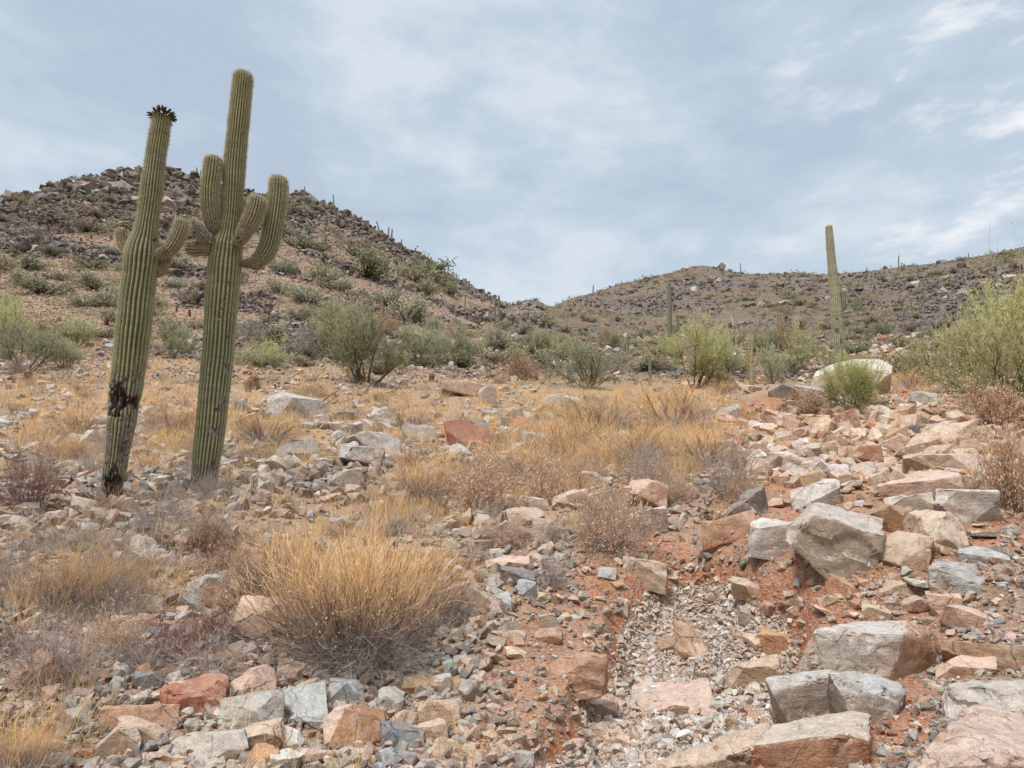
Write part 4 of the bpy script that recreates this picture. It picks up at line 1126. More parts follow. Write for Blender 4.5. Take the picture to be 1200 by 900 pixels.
for k, (pt, dd) in enumerate(arms):
    P, r = px_path(pt, DR, dd)
    column('arm', P, r, M_CACT, 20 if k in (0, 3, 4) else 16, 8, .012, .17, 10 + k, .8, spines=7, parent=e, neck=.12)

# tall bare saguaro behind the white boulder
g = ground(985, 447)[0]; DB = float(project(*g)[2]) + 3
e = empty('saguaro_cactus', at_depth(988, 452, DB), 'tall bare pole saguaro with pale blotched foot behind the whitish boulder', 'saguaro cactus')
P, r = px_path([(990, 462, 16), (987, 440, 16), (984, 415, 16), (981, 380, 15), (978, 340, 13), (974, 300, 11), (971, 263, 9)], DB)
column('trunk', P, r, M_POLE, 16, 6, .06, .10, 20, .9, scars=[(985, 420, 7, 25, .6), (981, 388, 4, 3, .9), (986, 400, 3, 3, .9), (980, 374, 3, 2, .9), (984, 430, 6, 4, .9)], parent=e)
P, r = px_path([(982, 366, 5), (987, 362, 7), (988, 352, 8), (988, 340, 7)], DB, [.1, .1, .1, .1])
column('arm', P, r, M_CACT_FAR, 10, 6, .06, .13, 21, .8, parent=e, neck=.2)

# pale dead branching cactus
g = ground(881, 436)[0]; D = 30.0
e = empty('dead_cactus', at_depth(881, 452, D), 'small pale dying cactus with upright fingers in the scrub', 'cactus')
P, r = px_path([(881, 458, 6), (881, 440, 6), (880, 425, 5), (881, 408, 4), (882, 392, 3)], D)
M_DEAD = cactus_material('dying_cactus_skin', (0.5, .42, .28), (0.42, .34, .2), (0.15, .12, .07))
column('trunk', P, r, M_DEAD, 8, 4, .06, .12, 22, .8, parent=e)
for pt in ([(881, 432, 3), (876, 426, 4), (874, 410, 3)], [(881, 430, 3), (886, 424, 4), (888, 408, 3)], [(880, 428, 3), (878, 418, 3), (878, 400, 3)]):
    P, r = px_path(pt, D); column('arm', P, r, M_DEAD, 8, 4, .06, .12, 23, .8, parent=e)

# mid and far saguaros: (x, ytop, ybase, width, arms[(side dx, y joint, ytop)], label)
FARS = [
 (785, 330, 392, 5.5, [(9, 388, 368), (-9, 392, 384), (4, 392, 380)], 'saguaro with low arms rising from the green thicket'),
 (736, 392, 418, 3, [(-4, 412, 402)], 'thin dark saguaro right of the green scrub in the saddle'),
 (448, 345, 385, 4, [(4, 375, 362), (7, 372, 366)], 'branched saguaro behind the dark branched palo verde'),
 (490, 357, 378, 3, [(4, 376, 355), (-3, 374, 360)], 'cluster of short saguaro columns on the slope above the scrub'),
 (497, 346, 372, 2.6, [], 'single slim saguaro just right of the short clustered columns'),
 (534, 363, 384, 2.8, [(-3, 380, 372), (3, 380, 374)], 'small armed saguaro above the round shrub on left hill'),
 (585, 346, 384, 3, [(-5, 376, 352)], 'tall slim saguaro near the saddle'),
 (580, 350, 380, 2.2, [], 'thin saguaro just left of the tall slim one near the saddle'),
 (372, 311, 332, 2.4, [(3, 328, 322)], 'small saguaro below the left ridge beside the tall arm'),
 (454, 306, 335, 2.4, [], 'pale saguaro column half way up the left hill'),
 (468, 296, 318, 2.2, [], 'pale saguaro column high on the left hill'),
 (466, 310, 340, 2.2, [], 'slim saguaro among shrubs half way up the left hill'),
 (376, 300, 316, 2, [], 'tiny saguaro high beside the tall arm'),
 (545, 345, 362, 2, [], 'tiny saguaro below the left ridge'),
 (231, 196, 208, 2, [], 'skyline saguaro on the left summit, just left of the tall arm'),
 (235, 199, 210, 1.6, [], 'shorter skyline saguaro beside the one at the left summit'),
 (338, 217, 230, 1.8, [], 'skyline saguaro right of the taller arm, first of the row'),
 (357, 218, 228, 1.5, [], 'skyline stub on the ridge, second of the row'),
 (391, 228, 245, 1.6, [], 'lone skyline pole on the left ridge'),
 (432, 258, 266, 1.5, [], 'skyline stub on the upper left ridge'),
 (444, 259, 273, 1.8, [], 'leaning skyline stub on the left ridge'),
 (455, 266, 280, 2.0, [], 'skyline saguaro on the left ridge, left one of a pair'),
 (459, 268, 283, 2.0, [], 'skyline saguaro on the left ridge, right one of a pair'),
 (470, 280, 289, 1.6, [], 'small skyline stub midway down the left ridge'),
 (487, 290, 302, 2.2, [], 'stout skyline saguaro midway down the left ridge'),
 (505, 301, 313, 2.4, [], 'stout skyline saguaro above the lower left ridge'),
 (509, 308, 316, 2, [], 'short skyline saguaro beside the stout one on lower ridge'),
 (535, 320, 332, 1.8, [], 'skyline saguaro on the lower left ridge'),
 (546, 326, 340, 2.4, [], 'thick skyline saguaro on the lower left ridge'),
 (549, 329, 342, 2, [], 'skyline saguaro touching the thick one on lower ridge'),
 (568, 338, 350, 1.8, [], 'last skyline saguaro before the saddle'),
 (695, 334, 346, 1.6, [], 'skyline saguaro on the left flank of the right hill'),
 (868, 308, 322, 1.2, [], 'thin skyline pole right of the right hill top'),
 (1053, 299, 315, 1.6, [], 'thin skyline pole on the right ridge'),
 (1016, 313, 321, 1.6, [], 'tiny skyline stub right of the tall bare saguaro'),
 (1004, 346, 364, 3, [(4, 362, 350), (-3, 362, 352)], 'small clustered cactus right of the tall bare saguaro'),
 (1010, 343, 364, 2.4, [], 'thin small cactus beside the small clustered one'),
 (1068, 350, 362, 2, [], 'tiny saguaro on the right hillside'),
 (1135, 296, 304, 1.4, [], 'skyline stub near the right edge'),
 (872, 387, 400, 2, [], 'dark stub above the pale dying cactus'),
 (762, 415, 452, 4, [], 'short grey green saguaro stub left of the green thicket'),
 (733, 400, 412, 2, [], 'tiny dark saguaro left of the thin dark one'),
 (396, 330, 344, 2, [], 'tiny saguaro half way up left hill near tall arm'),
 (610, 455, 447, 1, [], ''),
]
LMH = [l for l in LM if l[1] < 460]
for k, (x, yt, yb, w, arms, lab) in enumerate(FARS):
    if not lab: continue
    g = ground(x, yb)[0]; D = float(project(*g)[2])
    if math.hypot(g[0], g[1]) > np.interp(x, cx_, cd_) * 1.02:
        D = float(np.interp(x, cx_, cd_)) * 0.97
        yb += 4
    e = empty('saguaro_cactus', at_depth(x, yb, D), lab, 'saguaro cactus')
    lean = rnd.uniform(-1, 1) if lab.find('leaning') < 0 else -3
    P, r = px_path([(x, yb + 2, w), (x + lean * .2, (yt + yb) / 2, w), (x + lean, yt, w * .8)], D)
    big = w >= 4
    if arms or big:
        column('trunk', P, r, M_CACT_FAR, 9, 4 if big else 2, .3, .12, 30 + k, .8, parent=e)
        for (dx, yj, ya) in arms:
            P, r = px_path([(x, yj, w * .5), (x + dx * .7, yj, w * .7), (x + dx, yj - 5 * (w / 4), w * .75), (x + dx, ya, w * .65)], D)
            column('arm', P, r, M_CACT_FAR, 9, 2, .3, .12, 60 + k, .8, parent=e)
    else:
        COL.objects.unlink(e); bpy.data.objects.remove(e)
        o = column('saguaro_cactus', P, r, M_CACT_FAR, 7, 2, .6, .12, 30 + k, .8)
        og = np.array(P[0]); me = o.data
        co = np.zeros(len(me.vertices) * 3, np.float32); me.vertices.foreach_get('co', co)
        me.vertices.foreach_set('co', (co.reshape(-1, 3) - og).astype(np.float32).ravel()); o.location = og
        tag(o, lab, 'saguaro cactus')

# barrel cacti
BAR = [(291, 459, 9, 15, 'reddish barrel cactus, left one of the touching pair'), (299, 456, 9, 16, 'taller reddish barrel cactus, right one of the touching pair'), (33, 445, 10, 12, 'squat reddish barrel cactus in the left meadow'),
       (125, 381, 6, 11, 'barrel cactus on the slope between left edge and leaning saguaro'), (311, 401, 5, 10, 'barrel cactus right of the taller saguaro'), (101, 336, 4, 10, 'upright dark barrel cactus on the far left slope'), (222, 371, 4, 9, 'dark barrel cactus between the two big saguaros'),
       (107, 280, 3, 5, ''), (95, 282, 3, 4, ''), (84, 287, 3, 4, ''), (67, 292, 3, 5, ''), (70, 294, 3, 4, ''), (98, 300, 3, 5, ''), (92, 320, 3, 5, ''), (112, 336, 3, 4, ''), (35, 301, 3, 4, ''), (118, 287, 3, 4, ''), (85, 345, 4, 6, ''), (383, 362, 4, 7, ''), (398, 394, 5, 6, ''), (190, 381, 3, 5, ''), (207, 365, 3, 6, ''), (322, 455, 4, 5, ''), (572, 424, 4, 9, ''), (506, 446, 7, 9, 'dark round barrel cactus above the pinkish outcrop')]
for k, (x, yb, w, h, lab) in enumerate(BAR):
    g = ground(x, yb)[0]; D = float(project(*g)[2])
    P, r = px_path([(x, yb + 1, w * .8), (x, yb - h * .4, w * 1.05), (x, yb - h, w * .8)], D)
    o = column('barrel_cactus', P, r, M_BARREL, 10, 6 if w > 7 else 2, max(.02, h * D / F / 12), .15, 90 + k, 1.2 if h > 6 else .8, spines=6 if w > 7 else 0, spine_col=(.5, .2, .1), spine_len=.05)
    og = np.array(g); me = o.data
    co = np.zeros(len(me.vertices) * 3, np.float32); me.vertices.foreach_get('co', co)
    me.vertices.foreach_set('co', (co.reshape(-1, 3) - og).astype(np.float32).ravel()); o.location = og
    tag(o, lab or 'x', 'barrel cactus', 'barrel cacti on the left slope')
    if not lab: autolabel(o, 'tiny dark barrel cactus', x, yb, LMH)

# ------------------------------------------------------------------ plants
def grow(P0, D0, L, K, up, wob, r_):
    N = len(P0); pts = np.zeros((N, K, 3)); pts[:, 0] = P0; d = D0 / (np.linalg.norm(D0, axis=1)[:, None] + 1e-9)
    dirs = np.zeros((N, K, 3)); dirs[:, 0] = d
    for k in range(1, K):
        d = d + np.array([0, 0, up]) / (K - 1) + r_.normal(0, wob, (N, 3)); d /= np.linalg.norm(d, axis=1)[:, None] + 1e-9
        pts[:, k] = pts[:, k - 1] + d * (L / (K - 1))[:, None]; dirs[:, k] = d
    return pts, dirs

def kids(pts, dirs, n, tmin, ang, r_):
    N, K, _ = pts.shape
    i = np.repeat(np.arange(N), n); t = r_.uniform(tmin, 1, len(i)) * (K - 1.001)
    k = t.astype(int); f = (t - k)[:, None]
    P = pts[i, k] * (1 - f) + pts[i, k + 1] * f
    D = dirs[i, k] + r_.normal(0, ang, (len(i), 3)); D /= np.linalg.norm(D, axis=1)[:, None]
    return P, D, i

def tubes(pts, w0, w1, c0, c1, r_, sides=2):
    N, K, _ = pts.shape
    w0 = np.broadcast_to(w0, (N,)); w1 = np.broadcast_to(w1, (N,))
    d = pts[:, -1] - pts[:, 0]; d /= np.linalg.norm(d, axis=1)[:, None] + 1e-9
    a = np.cross(d, r_.normal(size=(N, 3))); a /= np.linalg.norm(a, axis=1)[:, None] + 1e-9; b = np.cross(d, a)
    t = np.linspace(0, 1, K)[None, :]
    w = (w0[:, None] * (1 - t) + w1[:, None] * t) / 2
    V = np.zeros((N, K, sides, 3))
    for s in range(sides):
        an = 2 * math.pi * s / sides
        V[:, :, s] = pts + (a[:, None] * math.cos(an) + b[:, None] * math.sin(an)) * w[..., None]
    base = (np.arange(N) * K * sides)[:, None, None]; k = (np.arange(K - 1) * sides)[None, :, None]
    s = np.arange(sides if sides > 2 else 1)[None, None, :]
    s2 = (s + 1) % sides
    A = base + k + s; B = base + k + s2
    Fc = np.stack([A, B, B + sides, A + sides], -1).reshape(-1, 4)
    c0 = np.broadcast_to(np.asarray(c0), (N, 3)); c1 = np.broadcast_to(np.asarray(c1), (N, 3))
    C = c0[:, None] * (1 - t[..., None]) + c1[:, None] * t[..., None]
    C = np.repeat(C[:, :, None], sides, 2)
    return V.reshape(-1, 3), Fc, C.reshape(-1, 3)

def leaves(P, size, cols, r_, elong=1.6):
    N = len(P)
    a = r_.normal(size=(N, 3)); a /= np.linalg.norm(a, axis=1)[:, None]
    b = np.cross(a, r_.normal(size=(N, 3))); b /= np.linalg.norm(b, axis=1)[:, None] + 1e-9
    s = np.broadcast_to(size, (N,)) * r_.uniform(.6, 1.4, N)
    a *= (s * elong / 2)[:, None]; b *= (s / 2)[:, None]
    V = np.stack([P - a, P + b, P + a, P - b], 1).reshape(-1, 3)
    return V, np.arange(4 * N).reshape(-1, 4), np.repeat(np.broadcast_to(cols, (N, 3)), 4, 0)

def join(parts):
    V, Fc, C = [], [], []; o = 0
    for v, f, c in parts: V.append(v); Fc.append(f + o); C.append(c); o += len(v)
    return np.concatenate(V), np.concatenate(Fc), np.concatenate(C)

def vcol(c, n, var, r_):
    return np.clip(np.array(c)[None] * (1 + r_.normal(0, var, (n, 1))) + r_.normal(0, .012, (n, 3)), .01, 1)

def hemi(n, spread, r_, rad=.06):
    a = r_.uniform(0, 6.283, n); th = spread * np.sqrt(r_.uniform(0.0, 1, n))
    D = np.stack([np.cos(a) * np.sin(th), np.sin(a) * np.sin(th), np.cos(th)], -1)
    P = np.stack([np.cos(a), np.sin(a), a * 0], -1) * (rad * r_.uniform(0, 1, n))[:, None]
    return P, D

# every plant prototype is about 1 m tall, half width ~ its spread; returns (stem mesh, foliage mesh)
def plant_golden(seed, dens=1.0, wk=1.0):
    r_ = np.random.default_rng(seed)
    P, D = hemi(int(95 * dens), R(72), r_, .14)
    L = r_.uniform(.35, .8, len(P))
    p0, d0 = grow(P, D, L, 6, .42, .15, r_)
    c0 = vcol((.20, .165, .15), len(P), .15, r_); c1 = vcol((.28, .20, .15), len(P), .15, r_)
    st = [tubes(p0, .007 * wk, .004 * wk, c0, c1, r_, 3)]
    P, D, i = kids(p0, d0, 7, .3, .33, r_)
    p1, d1 = grow(P, D, r_.uniform(.14, .42, len(P)), 6, .45, .17, r_)
    zc = np.clip(p1[:, -1, 2] * 1.2 - .3, 0, 1)[:, None]
    c = vcol((.34, .24, .19), len(P), .15, r_) * (1 - zc) + vcol((.50, .27, .14), len(P), .15, r_) * zc
    st.append(tubes(p1, .004 * wk, .0022 * wk, c, c, r_, 2))
    # tangled grey twigs low down
    P, D = hemi(int(420 * dens), R(100), r_, .45); P[:, 2] += r_.uniform(0, .12, len(P))
    pl, _ = grow(P, D, r_.uniform(.15, .5, len(P)), 6, -.1, .32, r_)
    cl = vcol((.42, .38, .35), len(P), .15, r_)
    st.append(tubes(pl, .004 * wk, .002 * wk, cl, cl, r_, 2))
    P, D, i = kids(p1, d1, 3, .2, .38, r_)
    p2, d2 = grow(P, D, r_.uniform(.08, .27, len(P)), 5, .5, .15, r_)
    zc = np.clip((p2[:, -1, 2] - .28) / .36, 0, 1)[:, None]
    c0 = vcol((.38, .30, .255), len(P), .15, r_) * (1 - zc) + vcol((.86, .53, .24), len(P), .15, r_) * zc
    c1 = vcol((.46, .36, .29), len(P), .15, r_) * (1 - zc) + vcol((.98, .66, .34), len(P), .14, r_) * zc
    fo = [tubes(p2, .0026 * wk, .0016 * wk, c0, c1, r_, 2)]
    keep = r_.random(len(p2)) < .8
    tips = (p2[:, -1] * .6 + p2[:, -2] * .4)[keep]
    fo.append(leaves(tips, .0055 * wk, vcol((.88, .62, .34), len(tips), .15, r_), r_, 2.4))
    tips = p2[:, 2][r_.random(len(p2)) < .45]
    fo.append(leaves(tips, .0055 * wk, vcol((.74, .52, .30), len(tips), .15, r_), r_, 2.0))
    return join(st), join(fo)

def plant_grey(seed, dens=1.0, wk=1.0, leafy=False, tint=(.38, .32, .30), tip=(.52, .42, .34)):
    r_ = np.random.default_rng(seed)
    P, D = hemi(int(50 * dens), R(80), r_, .1)
    p0, d0 = grow(P, D, r_.uniform(.4, .8, len(P)), 7, .2, .2, r_)
    c0 = vcol(np.array(tint) * .6, len(P), .15, r_); c1 = vcol(tint, len(P), .15, r_)
    st = [tubes(p0, .009 * wk, .004 * wk, c0, c1, r_, 3)]
    P, D, i = kids(p0, d0, 7, .2, .5, r_)
    p1, d1 = grow(P, D, r_.uniform(.15, .4, len(P)), 5, .1, .25, r_)
    c = vcol(tint, len(P), .18, r_); st.append(tubes(p1, .0045 * wk, .0022 * wk, c, c, r_, 2))
    P, D, i = kids(p1, d1, 5, .2, .55, r_)
    p2, d2 = grow(P, D, r_.uniform(.06, .2, len(P)), 4, .15, .25, r_)
    c1 = vcol(tip, len(P), .15, r_); fo = [tubes(p2, .0028 * wk, .0016 * wk, vcol(tint, len(P), .1, r_), c1, r_, 2)]
    if leafy:
        P, _, i = kids(p2, d2, 3, .2, .1, r_)
        fo.append(leaves(P, .016 * wk, vcol((.68, .46, .29), len(P), .22, r_), r_, 1.7))
    else:
        tips = p2[:, -1]; fo.append(leaves(tips, .007 * wk, vcol(tip, len(tips), .2, r_), r_, 1.8))
    return join(st), join(fo)

def plant_green(seed, dens=1.0, wk=1.0, col=(.27, .29, .13), branchy=False):
    r_ = np.random.default_rng(seed)
    if branchy: P, D = hemi(8, R(58), r_, .12)
    else: P, D = hemi(int(26 * dens), R(62), r_, .14)
    p0, d0 = grow(P, D, r_.uniform(.5, .85, len(P)), 8, .35, .16, r_)
    bc = (.06, .048, .035) if branchy else (.12, .10, .06)
    st = [tubes(p0, (.035 if branchy else .014) * wk, .007 * wk, bc, vcol((.14, .12, .07), len(P), .15, r_), r_, 4)]
    P, D, i = kids(p0, d0, 12 if branchy else 7, .35, .5, r_)
    p1, d1 = grow(P, D, r_.uniform(.18, .42, len(P)), 6, .3, .2, r_)
    st.append(tubes(p1, .009 * wk, .004 * wk, vcol(bc, len(P), .2, r_), vcol((.19, .19, .09), len(P), .15, r_), r_, 2))
    P, D, i = kids(p1, d1, 11 if branchy else 7, .15, .5, r_)
    p2, d2 = grow(P, D, r_.uniform(.1, .25, len(P)), 5, .35, .2, r_)
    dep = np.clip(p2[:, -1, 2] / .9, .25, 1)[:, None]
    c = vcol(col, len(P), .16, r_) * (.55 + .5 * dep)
    fo = [tubes(p2, .006 * wk, .003 * wk, c * .8, c, r_, 2)]
    P, D, i = kids(p2, d2, 5, .1, .5, r_)
    p3, d3 = grow(P, D, r_.uniform(.03, .09, len(P)), 3, .3, .2, r_)
    cc = np.clip(c[i] * (1 + r_.normal(0, .14, (len(P), 1))), .01, 1)
    fo.append(tubes(p3, .0048 * wk, .003 * wk, cc, cc * 1.1, r_, 2))
    tips = p3[:, 1][r_.random(len(p3)) < .55]
    fo.append(leaves(tips, .011 * wk, vcol(np.array(col) * 1.1, len(tips), .2, r_), r_, 1.6))
    return join(st), join(fo)

def plant_far(seed, col=(.2, .21, .11), n=1200, size=.045):
    """small shrub for the distant slopes: short stems and scattered leaf clumps"""
    r_ = np.random.default_rng(seed)
    P, D = hemi(16, R(70), r_, .12)
    p0, d0 = grow(P, D, r_.uniform(.45, .8, len(P)), 5, .3, .16, r_)
    st = tubes(p0, .03, .012, (.09, .075, .05), (.14, .12, .08), r_, 3)
    P, _, i = kids(p0, d0, n // 16, .3, .1, r_)
    off = r_.normal(0, .1, (16, 3))
    P = P + r_.normal(0, .075, P.shape) + off[i]; P[:, 2] = np.abs(P[:, 2])
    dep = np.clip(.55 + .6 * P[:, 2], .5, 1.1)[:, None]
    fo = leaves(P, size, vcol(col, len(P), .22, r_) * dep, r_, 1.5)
    return st, fo

def to_mesh(name, arr, mat): return mesh_from(name, arr[0], arr[1], mat, arr[2])
PL = {}
def reg(key, gens, nm=('stems', 'foliage')):
    PL[key] = [(to_mesh(nm[0], s, M_WOOD), to_mesh(nm[1], f, M_LEAF)) for s, f in gens]
reg('golden', [plant_golden(1), plant_golden(2), plant_golden(3, .55, 1.5), plant_golden(4, .5, 1.6), plant_golden(5, .45, 1.8)], ('stems', 'seed_stalks'))
reg('golden_hero', [plant_golden(6, 2.3, .95)], ('stems', 'seed_stalks'))
reg('grey', [plant_grey(11, 1), plant_grey(12, .8, 1.3), plant_grey(13, .7, 1.5)], ('branches', 'twigs'))
reg('red', [plant_grey(21, .9, 1.3, tint=(.22, .12, .10), tip=(.34, .20, .15))], ('branches', 'twigs'))
reg('leafy', [plant_grey(31, 1.3, 1, True), plant_grey(32, .9, 1.3, True)], ('branches', 'dry_leaves'))
reg('brown', [plant_grey(41, 1.3, 1.2, True, tint=(.22, .15, .12), tip=(.33, .22, .16)), plant_grey(42, 1.0, 1.3, True, tint=(.22, .15, .12), tip=(.33, .22, .16))], ('branches', 'dry_leaves'))
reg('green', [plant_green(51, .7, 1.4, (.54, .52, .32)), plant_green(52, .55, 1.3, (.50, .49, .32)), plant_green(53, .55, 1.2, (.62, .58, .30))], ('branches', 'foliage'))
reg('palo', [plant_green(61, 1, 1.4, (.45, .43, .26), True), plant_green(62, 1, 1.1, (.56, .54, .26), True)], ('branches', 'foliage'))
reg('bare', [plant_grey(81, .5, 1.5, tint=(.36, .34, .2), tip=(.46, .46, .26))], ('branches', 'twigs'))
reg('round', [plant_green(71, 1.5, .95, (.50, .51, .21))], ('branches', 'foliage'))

PROTOFAR = []
for k in range(8):
    c = [(.50, .47, .30), (.54, .50, .31), (.45, .43, .28), (.56, .49, .33), (.48, .48, .32), (.42, .41, .25), (.58, .52, .37), (.50, .41, .29)][k]
    a = join(list(plant_far(200 + k, c)))
    PROTOFAR.append(to_mesh('shrub', a, M_LEAF))

def place_plant(key, name, cx, y2, w, h, label, cat, group=None, var=0, auto=None, yaw=None, width_k=None):
    """w,h in photo pixels; prototypes: height ~ .95, width ~ 1.5"""
    g = ground(cx, y2)[0]; D = float(project(*g)[2])
    e = empty(name, g, label, cat, group)
    s, f = PL[key][var % len(PL[key])]
    nat = {'golden': (1.5, 1.0), 'golden_hero': (1.32, .98), 'grey': (1.7, .85), 'red': (1.7, .85), 'leafy': (1.7, .85), 'brown': (1.7, .85), 'green': (1.7, 1.0), 'palo': (1.7, .95), 'round': (1.7, 1.0), 'bare': (1.7, .85)}[key]
    sx = w * D / F / nat[0]; sz = h * D / F / nat[1] * (1.15 if key == 'green' else 1)
    yaw = rnd.uniform(0, 6.28) if yaw is None else yaw
    e.scale = (sx, sx * rnd.uniform(.8, 1.0), sz); e.rotation_euler = (0, 0, yaw)
    e.location = (g[0], g[1], g[2] - .02)
    for m in (s, f): link(m.name.split('.')[0], m, e)
    if auto: autolabel(e, auto, cx, y2)
    return e

# main bushes (cx, ybase, w, h)
B = [
 ('golden_hero', 'dry_bush', 415, 772, 270, 185, 'huge golden dry bush with grey tangled base in the left foreground', 0),
 ('golden', 'dry_bush', 505, 735, 150, 120, 'golden bush merging with the right side of the huge golden bush', 1),
 ('golden', 'dry_bush', 325, 690, 130, 95, 'golden bush merging with the upper left of the huge golden bush', 0),
 ('grey', 'dry_bush', 440, 792, 210, 75, 'tangled grey dead twigs at the foot of the huge golden bush', 0),
 ('golden', 'dry_bush', 95, 720, 150, 100, 'sparse golden brown bush on the left slope in front of saguaros', 0),
 ('grey', 'dry_bush', 50, 800, 150, 110, 'bare twiggy grey bush at the lower left', 0),
 ('grey', 'dry_bush', 10, 700, 80, 100, 'dark bare bush cut by the left edge', 1),
 ('red', 'dry_bush', 35, 600, 100, 95, 'reddish bare twig bush left of the scarred saguaro', 0),
 ('grey', 'dry_bush', 190, 625, 100, 70, 'grey brittle bush between and before the two saguaros', 2),
 ('grey', 'dry_bush', 240, 640, 90, 62, 'grey low bush in front of the taller saguaro foot', 1),
 ('leafy', 'dry_bush', 130, 770, 100, 70, 'thin dry leafy bush on the left slope', 0),
 ('golden', 'dry_bush', 30, 905, 100, 80, 'thin straw bush in the bottom left corner', 1),
 ('leafy', 'dry_bush', 715, 648, 130, 88, 'dry leafy bush covering the mid slope ledge', 0),
 ('grey', 'dry_bush', 645, 690, 60, 60, 'small dark bare bush beside the flat pinkish capstone', 1),
 ('leafy', 'dry_bush', 640, 590, 90, 70, 'tan leafy bush behind the white tipped wedge', 1),
 ('leafy', 'dry_bush', 560, 600, 120, 75, 'tan leafy bush above the rubble right of golden bush', 1),
 ('grey', 'dry_bush', 850, 580, 140, 70, 'grey dry bush at the right foot of the grassy mound', 2),
 ('grey', 'dry_bush', 760, 560, 110, 60, 'grey brown bush on the front of the grassy mound', 1),
 ('brown', 'dry_bush', 1190, 600, 90, 120, 'rusty brown dense bush on the right edge', 0),
 ('brown', 'dry_bush', 1165, 500, 110, 60, 'brown dry bush under the yellow green bush at right', 1),
 ('brown', 'dry_bush', 945, 490, 90, 34, 'brown dead scrub on the red gully head', 1),
 ('brown', 'dry_bush', 840, 455, 50, 26, 'pinkish brown dry bush on the crest left of the gully head', 0),
 ('brown', 'dry_bush', 610, 445, 60, 35, 'reddish brown leafless bush near the saddle', 1),
 ('golden', 'dry_bush', 700, 510, 120, 60, 'golden bush at left of the grassy mound', 2),
 ('golden', 'dry_bush', 790, 500, 130, 60, 'golden bush at the top right of the grassy mound', 3),
 ('golden', 'dry_bush', 830, 545, 110, 65, 'golden bush on the right shoulder of the grassy mound', 4),
 ('golden', 'dry_bush', 740, 545, 130, 65, 'golden bush in the centre of the grassy mound', 2),
 ('golden', 'dry_bush', 660, 535, 110, 60, 'golden bush between the red block and the grassy mound', 3),
 ('golden', 'dry_bush', 310, 520, 100, 50, 'straw coloured bush right of the taller saguaro', 4),
 ('golden', 'dry_bush', 200, 510, 90, 55, 'straw bush seen between the two saguaros', 2),
 ('golden', 'dry_bush', 480, 505, 90, 40, 'straw bush left of the brick red block', 3),
 ('golden', 'dry_bush', 90, 510, 90, 45, 'straw bush left of the scarred saguaro', 3),
 ('golden', 'dry_bush', 500, 590, 120, 70, 'straw bush behind the huge golden bush', 2),
 ('golden', 'dry_bush', 610, 560, 90, 55, 'straw bush lower right of the brick red block', 4),
 ('golden', 'dry_bush', 1070, 456, 60, 32, 'straw clump behind the crest beside the yellow green bush', 4),
 ('green', 'palo_verde_bush', 1180, 482, 170, 112, 'large yellow green bush at the right edge', 2),
 ('palo', 'palo_verde_bush', 1215, 462, 200, 128, 'airy palo verde reaching over the right edge', 1),
 ('bare', 'palo_verde_bush', 1200, 440, 150, 190, 'thin nearly leafless twigs rising against the sky at the right edge', 0),
 ('green', 'palo_verde_bush', 1130, 462, 90, 80, 'left shoulder of yellow green growth beside the large right bush', 2),
 ('round', 'palo_verde_bush', 1000, 484, 84, 72, 'round green bush on the crest in front of the whitish boulder', 0),
 ('palo', 'palo_verde_bush', 430, 452, 150, 92, 'palo verde with dark forked branches on the left slope', 0),
 ('green', 'palo_verde_bush', 528, 427, 80, 48, 'green bush right of the dark branched palo verde', 1),
 ('green', 'palo_verde_bush', 490, 430, 80, 50, 'grey green bush touching right side of dark branched palo verde', 1),
 ('green', 'palo_verde_bush', 580, 411, 34, 30, 'small round olive bush on the bare slope near the saddle', 1),
 ('green', 'palo_verde_bush', 690, 455, 120, 52, 'wide green scrub in the saddle', 1),
 ('green', 'palo_verde_bush', 665, 425, 70, 28, 'flat green scrub behind the wide green scrub', 0),
 ('palo', 'palo_verde_bush', 815, 456, 110, 78, 'green thicket growing round the saguaro with low arms', 1),
 ('green', 'palo_verde_bush', 850, 448, 70, 62, 'upright green bush at right of the thicket', 0),
 ('green', 'palo_verde_bush', 905, 450, 60, 45, 'green bush between the dying cactus and whitish boulder', 1),
 ('green', 'palo_verde_bush', 940, 432, 60, 48, 'olive green bush left of the tall bare saguaro', 2),
 ('green', 'palo_verde_bush', 8, 395, 50, 50, 'green bush cut by left edge on the slope', 0),
 ('green', 'palo_verde_bush', 30, 435, 90, 55, 'green bush at left edge behind the barrel cactus', 1),
 ('green', 'palo_verde_bush', 205, 420, 70, 40, 'pale green bush between the two saguaros', 1),
 ('green', 'palo_verde_bush', 316, 432, 46, 24, 'small light green bush right of the taller saguaro', 2),
 ('green', 'palo_verde_bush', 72, 432, 60, 30, 'low green bush left of the scarred saguaro', 0),
 ('green', 'palo_verde_bush', 1090, 440, 70, 40, 'olive bush beyond the crest left of the yellow green bush', 2),
]
for (x0, x1, y0, y1, n) in ((335, 640, 385, 425, 14), (640, 960, 408, 446, 9), (0, 330, 385, 440, 7)):
    for k in range(n):
        x = rnd.uniform(x0, x1); y = rnd.uniform(y0, y1); w = rnd.uniform(28, 64)
        g = ground(x, y)[0]
        if math.hypot(g[0], g[1]) > 95: continue
        place_plant(rnd.choice(['green', 'green', 'palo', 'brown', 'grey']), 'desert_bush', x, y, w, w * rnd.uniform(.45, .8), 'x', 'desert bush', 'bushes at the foot of the hills', var=rnd.randrange(3), auto=('small' if w < 40 else 'medium sized' if w < 52 else 'broad') + ' desert bush')
for k, (key, nm, cx, yb, w, h, lab, var) in enumerate(B):
    place_plant(key, nm, cx, yb, w, h, lab, 'palo verde bush' if nm.startswith('palo') else 'dry bush', var=var)

